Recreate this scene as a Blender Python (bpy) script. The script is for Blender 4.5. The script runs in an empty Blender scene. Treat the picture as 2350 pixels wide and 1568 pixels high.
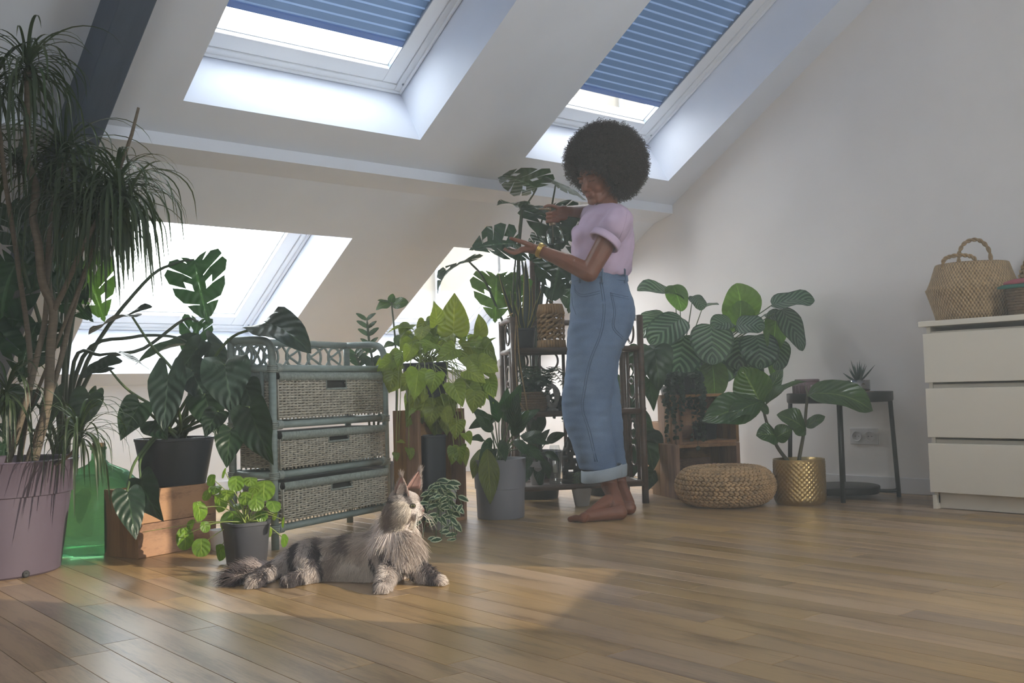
import bpy, bmesh, math, random
import numpy as np
from mathutils import Vector, Matrix, Quaternion, noise as mnoise
random.seed(7)
rnd = random.random
def ru(a, b): return a + (b - a) * rnd()
SC = bpy.context.scene
COL = SC.collection
# ------------------------------------------------------------------ camera
CAM_H, FPX = 0.56, 2311.5
YAW, PITCH, ROLL = math.radians(-39.914), math.radians(2.738), math.radians(-1.667)
CP = Vector((0, 0, CAM_H))
FW = Vector((-math.sin(YAW) * math.cos(PITCH), math.cos(YAW) * math.cos(PITCH), math.sin(PITCH)))
_r = FW.cross(Vector((0, 0, 1))).normalized()
_u = _r.cross(FW)
RT = _r * math.cos(ROLL) + _u * math.sin(ROLL)
UP = _u * math.cos(ROLL) - _r * math.sin(ROLL)
cam = bpy.data.objects.new('camera', bpy.data.cameras.new('camera'))
COL.objects.link(cam)
cam.matrix_world = Matrix(((RT.x, UP.x, -FW.x, CP.x), (RT.y, UP.y, -FW.y, CP.y), (RT.z, UP.z, -FW.z, CP.z), (0, 0, 0, 1)))
cam.data.sensor_fit = 'HORIZONTAL'
cam.data.sensor_width = 36
cam.data.lens = 36 * FPX / 2350
cam.data.clip_start = 0.02
SC.camera = cam
# ------------------------------------------------------------------ sky, sun, exposure
SKY = 13.0; HAZE = .040
world = bpy.data.worlds.new('sky')
SC.world = world
world.use_nodes = True
_bg = world.node_tree.nodes['Background']
_bg.inputs['Color'].default_value = (0.94, 0.97, 1.0, 1)
_bg.inputs['Strength'].default_value = SKY
SUN_AZ, SUN_EL = math.radians(120), math.radians(20)     # the way the light travels, seen from above
sun = bpy.data.objects.new('sun', bpy.data.lights.new('sun', 'SUN'))
COL.objects.link(sun)
SUN_DIR = Vector((math.cos(SUN_AZ) * math.cos(SUN_EL), math.sin(SUN_AZ) * math.cos(SUN_EL), -math.sin(SUN_EL)))
sun.rotation_euler = SUN_DIR.to_track_quat('-Z', 'Y').to_euler()
sun.data.energy = 4.6
sun.data.angle = math.radians(0.45)
sun.data.color = (1.0, 0.86, 0.68)
def portal(name, loc, direction, sx, sy, up='Y'):
    # guides the sampling of the sky through an opening; gives off nothing itself
    l = bpy.data.lights.new(name, 'AREA'); l.shape = 'RECTANGLE'; l.size = sx; l.size_y = sy
    l.cycles.is_portal = True
    o = bpy.data.objects.new(name, l); COL.objects.link(o)
    z = -Vector(direction).normalized(); x = Vector((1, 0, 0)) if up == 'Y' else Vector(up).normalized()
    y = z.cross(x).normalized()
    o.matrix_world = Matrix(((x.x, y.x, z.x, loc[0]), (x.y, y.y, z.y, loc[1]), (x.z, y.z, z.z, loc[2]), (0, 0, 0, 1)))
vs = SC.view_settings
vs.view_transform = 'Standard'; vs.look = 'None'; vs.exposure = 0.44; vs.gamma = 1.0; vs.use_curve_mapping = False
SC.cycles.use_denoising = True
SC.cycles.use_adaptive_sampling = True; SC.cycles.adaptive_threshold = .04
SC.cycles.max_bounces = 6; SC.cycles.diffuse_bounces = 4; SC.cycles.glossy_bounces = 3
SC.cycles.transmission_bounces = 6; SC.cycles.transparent_max_bounces = 10; SC.cycles.volume_bounces = 0
SC.cycles.sample_clamp_indirect = 6.0
SC.cycles.caustics_reflective = False; SC.cycles.caustics_refractive = False
# ------------------------------------------------------------------ helpers: places
def at(px, py, dep):
    return CP + (FW + RT * ((px - 1175) / FPX) - UP * ((py - 784) / FPX)) * dep
def fl(px, py, z=0.0):
    d = at(px, py, 1) - CP
    return CP + d * ((z - CP.z) / d.z)
def dep_of(p): return (Vector(p) - CP).dot(FW)
def lerp(a, b, t): return a + (b - a) * t
# ------------------------------------------------------------------ helpers: objects
WL = {}
def thing(name, loc, label, cat, group=None, kind=None):
    o = bpy.data.objects.new(name, None); COL.objects.link(o)
    o.location = loc; o.empty_display_size = 0.05
    WL[o] = Vector(loc); tag(o, label, cat, group, kind)
    return o
def tag(o, label=None, cat=None, group=None, kind=None):
    if label: o['label'] = label
    if cat: o['category'] = cat
    if group: o['group'] = group
    if kind: o['kind'] = kind
    return o
def link(name, me, parent=None, loc=None):
    o = bpy.data.objects.new(name, me); COL.objects.link(o)
    if parent is not None:
        o.parent = parent; WL[o] = WL[parent]
    elif loc is not None:
        o.location = loc; WL[o] = Vector(loc)
    else: WL[o] = Vector((0, 0, 0))
    return o
def place(name, me, parent, mat4):
    """a shared mesh put at a world matrix under a parent (parents carry only a location)"""
    o = bpy.data.objects.new(name, me); COL.objects.link(o)
    if parent is not None:
        o.parent = parent
        o.matrix_local = Matrix.Translation(-WL[parent]) @ mat4
        WL[o] = WL[parent]
    else: o.matrix_world = mat4
    return o
class MB:
    def __init__(s): s.v = []; s.f = []; s.uv = None; s.mi = []
    def add(s, vs, fs):
        b = len(s.v); s.v.extend([Vector(p) for p in vs]); s.f.extend([tuple(b + i for i in f) for f in fs]); return s
    def box(s, c, size, ax=None):
        c = Vector(c); ax = ax or (Vector((1, 0, 0)), Vector((0, 1, 0)), Vector((0, 0, 1)))
        h = [a * (d / 2) for a, d in zip(ax, size)]
        p = [c + h[0] * i + h[1] * j + h[2] * k for i in (-1, 1) for j in (-1, 1) for k in (-1, 1)]
        return s.add(p, [(0, 1, 3, 2), (4, 6, 7, 5), (0, 4, 5, 1), (2, 3, 7, 6), (0, 2, 6, 4), (1, 5, 7, 3)])
    def hexa(s, p): return s.add(p, [(0, 3, 2, 1), (4, 5, 6, 7), (0, 1, 5, 4), (1, 2, 6, 5), (2, 3, 7, 6), (3, 0, 4, 7)])
    def tube(s, pts, rad, n=8, closed=False, cap=True, flat=1.0, up=None):
        pts = [Vector(p) for p in pts]; m = len(pts)
        if not hasattr(rad, '__len__'): rad = [rad] * m
        b = len(s.v); prev = Vector(up) if up is not None else None
        for i, p in enumerate(pts):
            if closed: t = pts[(i + 1) % m] - pts[i - 1]
            else: t = pts[min(i + 1, m - 1)] - pts[max(i - 1, 0)]
            if t.length < 1e-9: t = Vector((0, 0, 1))
            t.normalize()
            if prev is None: prev = t.orthogonal()
            a = prev - t * prev.dot(t)
            if a.length < 1e-6: a = t.orthogonal()
            a.normalize(); prev = a; c = t.cross(a)
            for k in range(n):
                w = 2 * math.pi * k / n
                s.v.append(p + (a * math.cos(w) + c * (math.sin(w) * flat)) * rad[i])
        for i in range(m if closed else m - 1):
            j = (i + 1) % m
            for k in range(n):
                l = (k + 1) % n
                s.f.append((b + i * n + k, b + i * n + l, b + j * n + l, b + j * n + k))
        if cap and not closed:
            s.f.append(tuple(b + k for k in reversed(range(n)))); s.f.append(tuple(b + (m - 1) * n + k for k in range(n)))
        return s
    def lathe(s, prof, c=(0, 0, 0), n=32, ax=None, cap0=True, cap1=False, sq=0.0):
        c = Vector(c); ax = ax or (Vector((1, 0, 0)), Vector((0, 1, 0)), Vector((0, 0, 1)))
        b = len(s.v); m = len(prof)
        for r, z in prof:
            for k in range(n):
                w = 2 * math.pi * k / n; x, y = math.cos(w), math.sin(w)
                if sq:
                    e = 1 - sq
                    x = math.copysign(abs(x) ** e, x); y = math.copysign(abs(y) ** e, y)
                s.v.append(c + ax[0] * (r * x) + ax[1] * (r * y) + ax[2] * z)
        for i in range(m - 1):
            for k in range(n):
                l = (k + 1) % n
                s.f.append((b + i * n + k, b + i * n + l, b + (i + 1) * n + l, b + (i + 1) * n + k))
        if cap0: s.f.append(tuple(b + k for k in reversed(range(n))))
        if cap1: s.f.append(tuple(b + (m - 1) * n + k for k in range(n)))
        return s
    def ell(s, c, r, ax=None, nu=10, nv=7):
        c = Vector(c); ax = ax or (Vector((1, 0, 0)), Vector((0, 1, 0)), Vector((0, 0, 1)))
        if not hasattr(r, '__len__'): r = (r, r, r)
        b = len(s.v); s.v.append(c - ax[2] * r[2])
        for i in range(1, nv):
            ph = -math.pi / 2 + math.pi * i / nv
            for k in range(nu):
                w = 2 * math.pi * k / nu
                s.v.append(c + ax[0] * (r[0] * math.cos(ph) * math.cos(w)) + ax[1] * (r[1] * math.cos(ph) * math.sin(w)) + ax[2] * (r[2] * math.sin(ph)))
        s.v.append(c + ax[2] * r[2]); e = len(s.v) - 1
        for k in range(nu):
            l = (k + 1) % nu
            s.f.append((b, b + 1 + l, b + 1 + k)); s.f.append((e, e - nu + k, e - nu + l))
            for i in range(nv - 2):
                q = b + 1 + i * nu
                s.f.append((q + k, q + l, q + nu + l, q + nu + k))
        return s
    def cone(s, a, b, ra, rb, n=10):
        """a rounded limb from a to b"""
        a = Vector(a); b = Vector(b); d = (b - a); L = d.length
        if L < 1e-6: return s.ell(a, ra)
        z = d / L; x = z.orthogonal().normalized(); y = z.cross(x)
        pr = []
        for i in range(4): w = math.pi / 2 * (1 - i / 4); pr.append((ra * math.cos(w), -ra * math.sin(w)))
        pr[0] = (ra * .02, -ra)
        pr += [(lerp(ra, rb, t), L * t) for t in (0, .25, .5, .75, 1)]
        for i in range(1, 5): w = math.pi / 2 * i / 4; pr.append((max(rb * math.cos(w), rb * .02), L + rb * math.sin(w)))
        return s.lathe(pr, a, n, (x, y, z), True, True)
    def mesh(s, name, mat, smooth=True, origin=None):
        me = bpy.data.meshes.new(name)
        o = origin or Vector((0, 0, 0))
        me.from_pydata([tuple(p - o) for p in s.v], [], s.f)
        if mat is not None:
            for m in (mat if isinstance(mat, (list, tuple)) else [mat]): me.materials.append(m)
        me.polygons.foreach_set('use_smooth', [smooth] * len(me.polygons))
        if s.uv:
            l = me.uv_layers.new(name='UVMap')
            l.data.foreach_set('uv', [c for poly in s.f for i in poly for c in s.uv[i]])
        me.update()
        return me
    def build(s, name, mat, parent=None, smooth=False, bevel=0.0, loc=None, seg=2, auto=None):
        o0 = WL[parent] if parent is not None else Vector(loc) if loc is not None else Vector((0, 0, 0))
        me = s.mesh(name, mat, smooth, o0)
        o = link(name, me, parent, loc)
        if bevel:
            b = o.modifiers.new('bevel', 'BEVEL'); b.width = bevel; b.segments = seg; b.limit_method = 'ANGLE'
        if auto:
            me.set_sharp_from_angle(angle=math.radians(auto))
        return o
def circle_pts(c, r, ax, ay, n=24, a0=0, a1=2 * math.pi, closed=True):
    m = n if closed else n + 1
    return [Vector(c) + ax * (r * math.cos(a0 + (a1 - a0) * i / n)) + ay * (r * math.sin(a0 + (a1 - a0) * i / n)) for i in range(m)]
def smooth_path(pts, n=6):
    """Catmull-Rom through points"""
    P = [Vector(p) for p in pts]
    if len(P) < 3: return [lerp(P[0], P[1], i / n) for i in range(n + 1)]
    P = [P[0] * 2 - P[1]] + P + [P[-1] * 2 - P[-2]]; out = []
    for i in range(1, len(P) - 2):
        for k in range(n):
            t = k / n; a, b, c, d = P[i - 1], P[i], P[i + 1], P[i + 2]
            out.append(0.5 * ((2 * b) + (c - a) * t + (2 * a - 5 * b + 4 * c - d) * t * t + (3 * b - a - 3 * c + d) * t ** 3))
    out.append(P[-2]); return out
# ------------------------------------------------------------------ helpers: materials
def lin(h):
    if not isinstance(h, str): return tuple(h)
    h = h.lstrip('#'); r = []
    for i in (0, 2, 4):
        c = int(h[i:i + 2], 16) / 255
        r.append(c / 12.92 if c <= .04045 else ((c + .055) / 1.055) ** 2.4)
    return tuple(r)
def nt(name):
    m = bpy.data.materials.new(name); m.use_nodes = True
    t = m.node_tree; t.nodes.clear()
    out = t.nodes.new('ShaderNodeOutputMaterial')
    return m, t, out
def N(t, typ, **kw):
    n = t.nodes.new(typ)
    for k, v in kw.items():
        if k.startswith('i_'): n.inputs[k[2:].replace('_', ' ')].default_value = v
        else: setattr(n, k, v)
    return n
def math_n(t, op, a, b=None, c=None):
    n = t.nodes.new('ShaderNodeMath'); n.operation = op
    for i, x in enumerate((a, b, c)):
        if x is None: continue
        if isinstance(x, (int, float)): n.inputs[i].default_value = x
        else: t.links.new(x, n.inputs[i])
    return n.outputs[0]
def ramp(t, fac, stops):
    n = t.nodes.new('ShaderNodeValToRGB'); e = n.color_ramp.elements
    while len(e) < len(stops): e.new(0.5)
    for q, (p, c) in zip(e, stops):
        q.position = p; q.color = tuple(lin(c)) + (1,)
    t.links.new(fac, n.inputs[0]); return n.outputs[0]
def mat(name, col, rough=.6, var=.12, scale=6, stretch=(1, 1, 1), bump=0., bscale=80, metal=0., spec=.5, coat=0., col2=None, randv=0., emit=None, sss=0.):
    m, t, out = nt(name); c = lin(col)
    p = N(t, 'ShaderNodeBsdfPrincipled'); t.links.new(p.outputs[0], out.inputs[0])
    p.inputs['Roughness'].default_value = rough; p.inputs['Metallic'].default_value = metal
    p.inputs['Specular IOR Level'].default_value = spec; p.inputs['Coat Weight'].default_value = coat
    if sss:
        p.inputs['Subsurface Weight'].default_value = sss; p.inputs['Subsurface Radius'].default_value = (.02, .008, .005)
    tc = N(t, 'ShaderNodeTexCoord'); mp = N(t, 'ShaderNodeMapping'); mp.inputs['Scale'].default_value = stretch
    t.links.new(tc.outputs['Object'], mp.inputs[0])
    no = N(t, 'ShaderNodeTexNoise'); no.inputs['Scale'].default_value = scale; no.inputs['Detail'].default_value = 5
    t.links.new(mp.outputs[0], no.inputs['Vector'])
    a = tuple(max(0, x * (1 - var)) for x in c); b = lin(col2) if col2 else tuple(min(1, x * (1 + var)) for x in c)
    r = ramp(t, no.outputs[0], [(.3, a), (.7, b)])
    if randv:
        oi = N(t, 'ShaderNodeObjectInfo'); hs = N(t, 'ShaderNodeHueSaturation')
        t.links.new(r, hs.inputs['Color'])
        t.links.new(math_n(t, 'MULTIPLY_ADD', oi.outputs['Random'], randv, 1 - randv / 2), hs.inputs['Value']); r = hs.outputs[0]
    t.links.new(r, p.inputs['Base Color'])
    if bump:
        nb = N(t, 'ShaderNodeTexNoise'); nb.inputs['Scale'].default_value = bscale; nb.inputs['Detail'].default_value = 3
        t.links.new(mp.outputs[0], nb.inputs['Vector'])
        bp = N(t, 'ShaderNodeBump'); bp.inputs['Strength'].default_value = bump; bp.inputs['Distance'].default_value = .004
        t.links.new(nb.outputs[0], bp.inputs['Height']); t.links.new(bp.outputs[0], p.inputs['Normal'])
    if emit: p.inputs['Emission Color'].default_value = lin(emit[0]) + (1,); p.inputs['Emission Strength'].default_value = emit[1]
    return m
def wood(name, dark, light, axis=1, scale=4, rough=.5, randv=.25, bump=.15, hue=0.02, coat=0.):
    """plank wood: grain stretched along one local axis, shifted per object"""
    m, t, out = nt(name)
    p = N(t, 'ShaderNodeBsdfPrincipled'); t.links.new(p.outputs[0], out.inputs[0]); p.inputs['Roughness'].default_value = rough
    p.inputs['Coat Weight'].default_value = coat; p.inputs['Coat Roughness'].default_value = .25
    tc = N(t, 'ShaderNodeTexCoord'); oi = N(t, 'ShaderNodeObjectInfo')
    ad = N(t, 'ShaderNodeVectorMath', operation='ADD'); cx = N(t, 'ShaderNodeCombineXYZ')
    off = math_n(t, 'MULTIPLY', oi.outputs['Random'], 37.0)
    for i in range(3): t.links.new(off, cx.inputs[i])
    t.links.new(tc.outputs['Object'], ad.inputs[0]); t.links.new(cx.outputs[0], ad.inputs[1])
    mp = N(t, 'ShaderNodeMapping'); s = [6, 6, 6]; s[axis] = .55; mp.inputs['Scale'].default_value = s
    t.links.new(ad.outputs[0], mp.inputs[0])
    n1 = N(t, 'ShaderNodeTexNoise'); n1.inputs['Scale'].default_value = scale; n1.inputs['Detail'].default_value = 8; n1.inputs['Distortion'].default_value = .6
    t.links.new(mp.outputs[0], n1.inputs['Vector'])
    n2 = N(t, 'ShaderNodeTexNoise'); n2.inputs['Scale'].default_value = scale * 9; n2.inputs['Detail'].default_value = 6; n2.inputs['Roughness'].default_value = .7
    t.links.new(mp.outputs[0], n2.inputs['Vector'])
    f = math_n(t, 'ADD', math_n(t, 'MULTIPLY', n1.outputs[0], .62), math_n(t, 'MULTIPLY', n2.outputs[0], .38))
    c = ramp(t, f, [(.36, dark), (.52, light), (.72, tuple(min(1, x * 1.12) for x in lin(light)))])
    hs = N(t, 'ShaderNodeHueSaturation'); t.links.new(c, hs.inputs['Color'])
    t.links.new(math_n(t, 'MULTIPLY_ADD', oi.outputs['Random'], randv, 1 - randv / 2), hs.inputs['Value'])
    w2 = math_n(t, 'FRACT', math_n(t, 'MULTIPLY', oi.outputs['Random'], 7.31))
    t.links.new(math_n(t, 'MULTIPLY_ADD', w2, hue, .5 - hue / 2), hs.inputs['Hue'])
    t.links.new(math_n(t, 'MULTIPLY_ADD', w2, .3, .82), hs.inputs['Saturation'])
    t.links.new(hs.outputs[0], p.inputs['Base Color'])
    bp = N(t, 'ShaderNodeBump'); bp.inputs['Strength'].default_value = bump; bp.inputs['Distance'].default_value = .002
    t.links.new(n2.outputs[0], bp.inputs['Height']); t.links.new(bp.outputs[0], p.inputs['Normal'])
    return m
def leafmat(name, col, rib=None, pattern='vein', trans=.35, rough=.38, tcol=None, back=None, freq=9, silver=None, randv=.3, bump=.5, spec=.5):
    m, t, out = nt(name); dk = .95 if ('pothos' in name or 'pilea' in name) else .74; c = tuple(x * dk for x in lin(col)); rib = tuple(x * dk for x in lin(rib)) if rib else tuple(min(1, x * 1.9 + .02) for x in c)
    uv = N(t, 'ShaderNodeUVMap'); sx = N(t, 'ShaderNodeSeparateXYZ'); t.links.new(uv.outputs[0], sx.inputs[0])
    u = math_n(t, 'ABSOLUTE', math_n(t, 'MULTIPLY_ADD', sx.outputs[0], 2, -1)); v = sx.outputs[1]
    no = N(t, 'ShaderNodeTexNoise'); no.inputs['Scale'].default_value = 5; no.inputs['Detail'].default_value = 3
    tc = N(t, 'ShaderNodeTexCoord'); t.links.new(tc.outputs['Object'], no.inputs['Vector'])
    ph = math_n(t, 'SUBTRACT', v, math_n(t, 'MULTIPLY', u, .34))
    wv = math_n(t, 'SINE', math_n(t, 'MULTIPLY', ph, freq * 6.2832))
    base = ramp(t, no.outputs[0], [(.3, tuple(x * .8 for x in c)), (.7, tuple(min(1, x * 1.2) for x in c))])
    mx = N(t, 'ShaderNodeMix', data_type='RGBA'); t.links.new(base, mx.inputs[6])
    if pattern == 'stripe':
        mx.inputs[7].default_value = lin(silver) + (1,)
        k = math_n(t, 'MULTIPLY', math_n(t, 'SMOOTH_MIN', math_n(t, 'MULTIPLY_ADD', wv, 1.3, .2), 1.0, .3), .8)
        k = math_n(t, 'MULTIPLY', math_n(t, 'MAXIMUM', k, 0), math_n(t, 'LESS_THAN', u, .9))
        t.links.new(k, mx.inputs[0])
    elif pattern == 'edge':
        mx.inputs[7].default_value = lin(silver) + (1,)
        e = math_n(t, 'ADD', u, math_n(t, 'MULTIPLY_ADD', no.outputs[0], .9, -.45))
        t.links.new(math_n(t, 'GREATER_THAN', e, .58), mx.inputs[0])
    elif pattern == 'snake':
        mx.inputs[7].default_value = lin(silver) + (1,)
        t.links.new(math_n(t, 'GREATER_THAN', u, .74), mx.inputs[0])
    else:
        mx.inputs[7].default_value = tuple(rib) + (1,)
        k1 = math_n(t, 'LESS_THAN', u, .045)
        k2 = math_n(t, 'MULTIPLY', math_n(t, 'GREATER_THAN', wv, .94), .16)
        t.links.new(math_n(t, 'MAXIMUM', k1, k2), mx.inputs[0])
    col_o = mx.outputs[2]
    oi = N(t, 'ShaderNodeObjectInfo'); hs = N(t, 'ShaderNodeHueSaturation'); t.links.new(col_o, hs.inputs['Color'])
    t.links.new(math_n(t, 'MULTIPLY_ADD', oi.outputs['Random'], randv, 1 - randv / 2), hs.inputs['Value'])
    t.links.new(math_n(t, 'MULTIPLY_ADD', math_n(t, 'FRACT', math_n(t, 'MULTIPLY', oi.outputs['Random'], 9.7)), .03, .485), hs.inputs['Hue'])
    p = N(t, 'ShaderNodeBsdfPrincipled'); p.inputs['Roughness'].default_value = rough; p.inputs['Specular IOR Level'].default_value = spec
    t.links.new(hs.outputs[0], p.inputs['Base Color'])
    bp = N(t, 'ShaderNodeBump'); bp.inputs['Strength'].default_value = bump; bp.inputs['Distance'].default_value = .004
    t.links.new(math_n(t, 'ADD', wv, math_n(t, 'MULTIPLY', math_n(t, 'LESS_THAN', u, .05), -1.5)), bp.inputs['Height'])
    t.links.new(bp.outputs[0], p.inputs['Normal'])
    tr = N(t, 'ShaderNodeBsdfTranslucent'); g = N(t, 'ShaderNodeMix', data_type='RGBA', blend_type='MULTIPLY'); g.inputs[0].default_value = 1
    t.links.new(hs.outputs[0], g.inputs[6]); g.inputs[7].default_value = (lin(tcol) if tcol else (1.6, 1.8, .7)) + (1,)
    t.links.new(g.outputs[2], tr.inputs[0])
    ms = N(t, 'ShaderNodeMixShader'); ms.inputs[0].default_value = trans
    t.links.new(p.outputs[0], ms.inputs[1]); t.links.new(tr.outputs[0], ms.inputs[2]); t.links.new(ms.outputs[0], out.inputs[0])
    return m
def thin_glass(name, tint=(.97, .99, .98), refl=.08, rough=.02, milk=0.0):
    m, t, out = nt(name)
    tr = N(t, 'ShaderNodeBsdfTransparent'); tr.inputs[0].default_value = tint + (1,)
    gl = N(t, 'ShaderNodeBsdfGlossy'); gl.inputs['Roughness'].default_value = rough
    lw = N(t, 'ShaderNodeLayerWeight')
    ms = N(t, 'ShaderNodeMixShader'); t.links.new(math_n(t, 'MULTIPLY_ADD', math_n(t, 'POWER', lw.outputs['Facing'], 4.0), .6, refl * .5), ms.inputs[0])
    t.links.new(tr.outputs[0], ms.inputs[1]); t.links.new(gl.outputs[0], ms.inputs[2])
    s = ms.outputs[0]
    if milk:
        df = N(t, 'ShaderNodeBsdfTranslucent'); df.inputs[0].default_value = tint + (1,)
        m2 = N(t, 'ShaderNodeMixShader'); m2.inputs[0].default_value = milk
        t.links.new(s, m2.inputs[1]); t.links.new(df.outputs[0], m2.inputs[2]); s = m2.outputs[0]
    t.links.new(s, out.inputs[0]); return m
# ================================================================== the room
TH = math.radians(31.12); KR = 3.4562
SN, CS = math.sin(TH), math.cos(TH)
def roof_z(y): return (KR - SN * y) / CS
RO = Vector((0, 3.815, roof_z(3.815))); RX = Vector((1, 0, 0)); RV = Vector((0, -CS, SN)); RW = Vector((0, SN, CS))
def roof(x, v, w): return RO + RX * x + RV * v + RW * w
XR, XL, YK, ZC = 4.61, -2.5, 5.62, 3.2
m_wall = mat('wall_paint', '#e8e4e3', .75, .03, 3, bump=.06, bscale=220)
m_ceil = mat('ceiling_paint', '#e4eaf7', .8, .03, 3, bump=.05, bscale=200)
m_white = mat('white_lacquer', '#e9eaee', .35, .02, 4)
m_floorbase = mat('floor_joint', '#5d4730', .8, .2, 20)
m_plank = wood('oak_plank', '#7d6242', '#a98b64', 1, 3.2, .30, .42, .08, .012, .15)
m_beam = mat('beam_paint', '#4f5a6c', .6, .10, 9, (6, 1, 1), .1, 60)
# floor: base slab and single planks
f = MB(); f.box((1.05, 2.05, -.06), (7.3, 7.3, .1)); floor = f.build('floor', m_floorbase); tag(floor, kind='structure')
def in_frame(p, mx=160):
    d = Vector(p) - CP; z = d.dot(FW)
    if z < .3: return False
    x = 1175 + FPX * d.dot(RT) / z; y = 784 - FPX * d.dot(UP) / z
    return -mx < x < 2350 + mx and -mx < y < 1568 + mx
PW = .0915; plank_me = {}
def plank_mesh(L):
    if L not in plank_me:
        w, e, h = PW / 2 - .0005, .0007, .008
        b = MB(); v = []
        for z, i in ((-h, 0), (-.0006, 0), (0, e)):
            for sx, sy in ((-1, -1), (1, -1), (1, 1), (-1, 1)): v.append((sx * (w - i), sy * (L / 2 - .0008 - i), z))
        fc = [(8, 9, 10, 11)]
        for r in (0, 4): fc += [(r + k, r + (k + 1) % 4, r + 4 + (k + 1) % 4, r + 4 + k) for k in range(4)]
        plank_me[L] = b.add(v, fc).mesh('plank', m_plank, False)
    return plank_me[L]
rest = MB(); n_pl = 0; prng = random.Random(5); x = XR - PW / 2
while x > XL:
    y = YK - prng.uniform(0, .9)
    first = True
    while y > -1.4:
        L = prng.choice((.7, .85, 1.0, 1.15, 1.3, 1.45))
        c = Vector((x, y - L / 2, 0)); ok = any(in_frame((x, y - L * k, 0), 60) for k in (0, .25, .5, .75, 1)) and x > .2
        if first:   # piece against the knee wall
            Lf = round(YK - y, 2)
            if Lf > .06: rest.box((x, (YK + y) / 2, -.004), (PW - .0014, YK - y - .002, .008))
            first = False
        if ok and n_pl < 300:
            place('plank', plank_mesh(L), floor, Matrix.Translation(c)); n_pl += 1
        else:
            v = [p + c for p in (Vector((-PW / 2 + .0007, -L / 2 + .0008, 0)), Vector((PW / 2 - .0007, -L / 2 + .0008, 0)), Vector((PW / 2 - .0007, L / 2 - .0008, 0)), Vector((-PW / 2 + .0007, L / 2 - .0008, 0)))]
            rest.add(v, [(0, 1, 2, 3)])
        y -= L
    x -= PW
tag(rest.build('plank_field', m_plank, floor), kind='stuff')
# sloped ceiling with four openings, flat ceiling above
OPX = ((1.54, 2.67), (3.315, 4.40)); UPV = (0.0, 1.62); LOV = (-1.987, -.73); RTH = .42
VTOP, VBOT = (ZC - RO.z) / SN + .02, -2.6
c = MB()
def rbox(x0, x1, v0, v1, w0=0, w1=RTH): c.hexa([roof(x0, v0, w0), roof(x1, v0, w0), roof(x1, v1, w0), roof(x0, v1, w0), roof(x0, v0, w1), roof(x1, v0, w1), roof(x1, v1, w1), roof(x0, v1, w1)])
xs = [XL - .2, OPX[0][0], OPX[0][1], OPX[1][0], OPX[1][1], XR + .2]
for i in range(5):
    if i in (1, 3):
        rbox(xs[i], xs[i + 1], UPV[1], VTOP); rbox(xs[i], xs[i + 1], LOV[1], UPV[0]); rbox(xs[i], xs[i + 1], VBOT, LOV[0])
    else: rbox(xs[i], xs[i + 1], VBOT, VTOP)
yt = RO.y - CS * VTOP
c.box((1.05, (yt - 1.8) / 2 + .03, ZC + .1), (7.5, yt + 1.9, .2))
tag(c.build('ceiling', m_ceil), kind='structure')
# boxed purlin under the slope and the grey-blue rafter
b = MB(); pf, pb = 3.973, 4.116
zf = roof_z(pf) - .052
for x0, x1 in ((XL, XR),):
    b.hexa([(x0, pf, zf), (x1, pf, zf), (x1, pb, roof_z(pb) - .002), (x0, pb, roof_z(pb) - .002), (x0, pf, roof_z(pf) + .02), (x1, pf, roof_z(pf) + .02), (x1, pb, roof_z(pb) + .02), (x0, pb, roof_z(pb) + .02)])
tag(b.build('trim_1', m_ceil), 'white boxed purlin running along the sloping ceiling', kind='structure')
b = MB(); b.hexa([roof(1.12, -2.2, -.15), roof(1.235, -2.2, -.15), roof(1.235, VTOP, -.15), roof(1.12, VTOP, -.15), roof(1.12, -2.2, .02), roof(1.235, -2.2, .02), roof(1.235, VTOP, .02), roof(1.12, VTOP, .02)])
tag(b.build('trim_2', m_beam, bevel=.004), 'dark blue-grey painted rafter crossing the ceiling', kind='structure')
# walls
def prism_x(bm, poly, x0, x1):
    n = len(poly); bm.add([(x0, y, z) for y, z in poly] + [(x1, y, z) for y, z in poly],
        [tuple(range(n))[::-1], tuple(range(n, 2 * n))] + [(i, (i + 1) % n, (i + 1) % n + n, i + n) for i in range(n)])
gp = [(.5, -.1), (5.9, -.1), (5.9, roof_z(5.9) + .2), (yt, ZC + .15), (.5, ZC + .15)]
b = MB(); prism_x(b, gp, XR, XR + .2); tag(b.build('wall_right', m_wall), kind='structure')
b = MB(); b.box((1.05, YK + .1, .3), (7.5, .2, .85)); tag(b.build('wall_back', m_wall), kind='structure')
b = MB(); gp2 = [(-1.7, -.1)] + gp[1:4] + [(-1.7, ZC + .15)]; prism_x(b, gp2, XL - .2, XL); tag(b.build('wall_left', m_wall), kind='structure')
b = MB()   # wall behind, with an opening for the unseen window added as fill light
for x0, x1, z0, z1 in ((XL, -1.9, -.1, 3.3), (-.5, 1.1, -.1, 3.3), (-1.9, -.5, -.1, .9), (-1.9, -.5, 2.1, 3.3)): b.box(((x0 + x1) / 2, -1.6, (z0 + z1) / 2), (x1 - x0, .2, z1 - z0))
tag(b.build('wall_rear', m_wall), kind='structure')
# slanted wall with the window that lets the sun in
AX, AN = Vector((math.cos(math.radians(30)), .5, 0)), Vector((-.5, math.cos(math.radians(30)), 0))
A0 = Vector((3.489, .061, 0))
def sl(s, z, d=0): p = A0 + AX * s + AN * d; return Vector((p.x, p.y, z))
b = MB(); S0, S1 = -.827, 0.0; ZS0, ZS1 = .9, 2.25
for s0, s1, z0, z1 in ((-3.4, S0, -.1, 3.3), (S1, 1.5, -.1, 3.3), (S0, S1, -.1, ZS0), (S0, S1, ZS1, 3.3)):
    b.hexa([sl(s0, z0, -.15), sl(s1, z0, -.15), sl(s1, z0), sl(s0, z0), sl(s0, z1, -.15), sl(s1, z1, -.15), sl(s1, z1), sl(s0, z1)])
tag(b.build('wall_slanted', m_wall), kind='structure')
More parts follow.
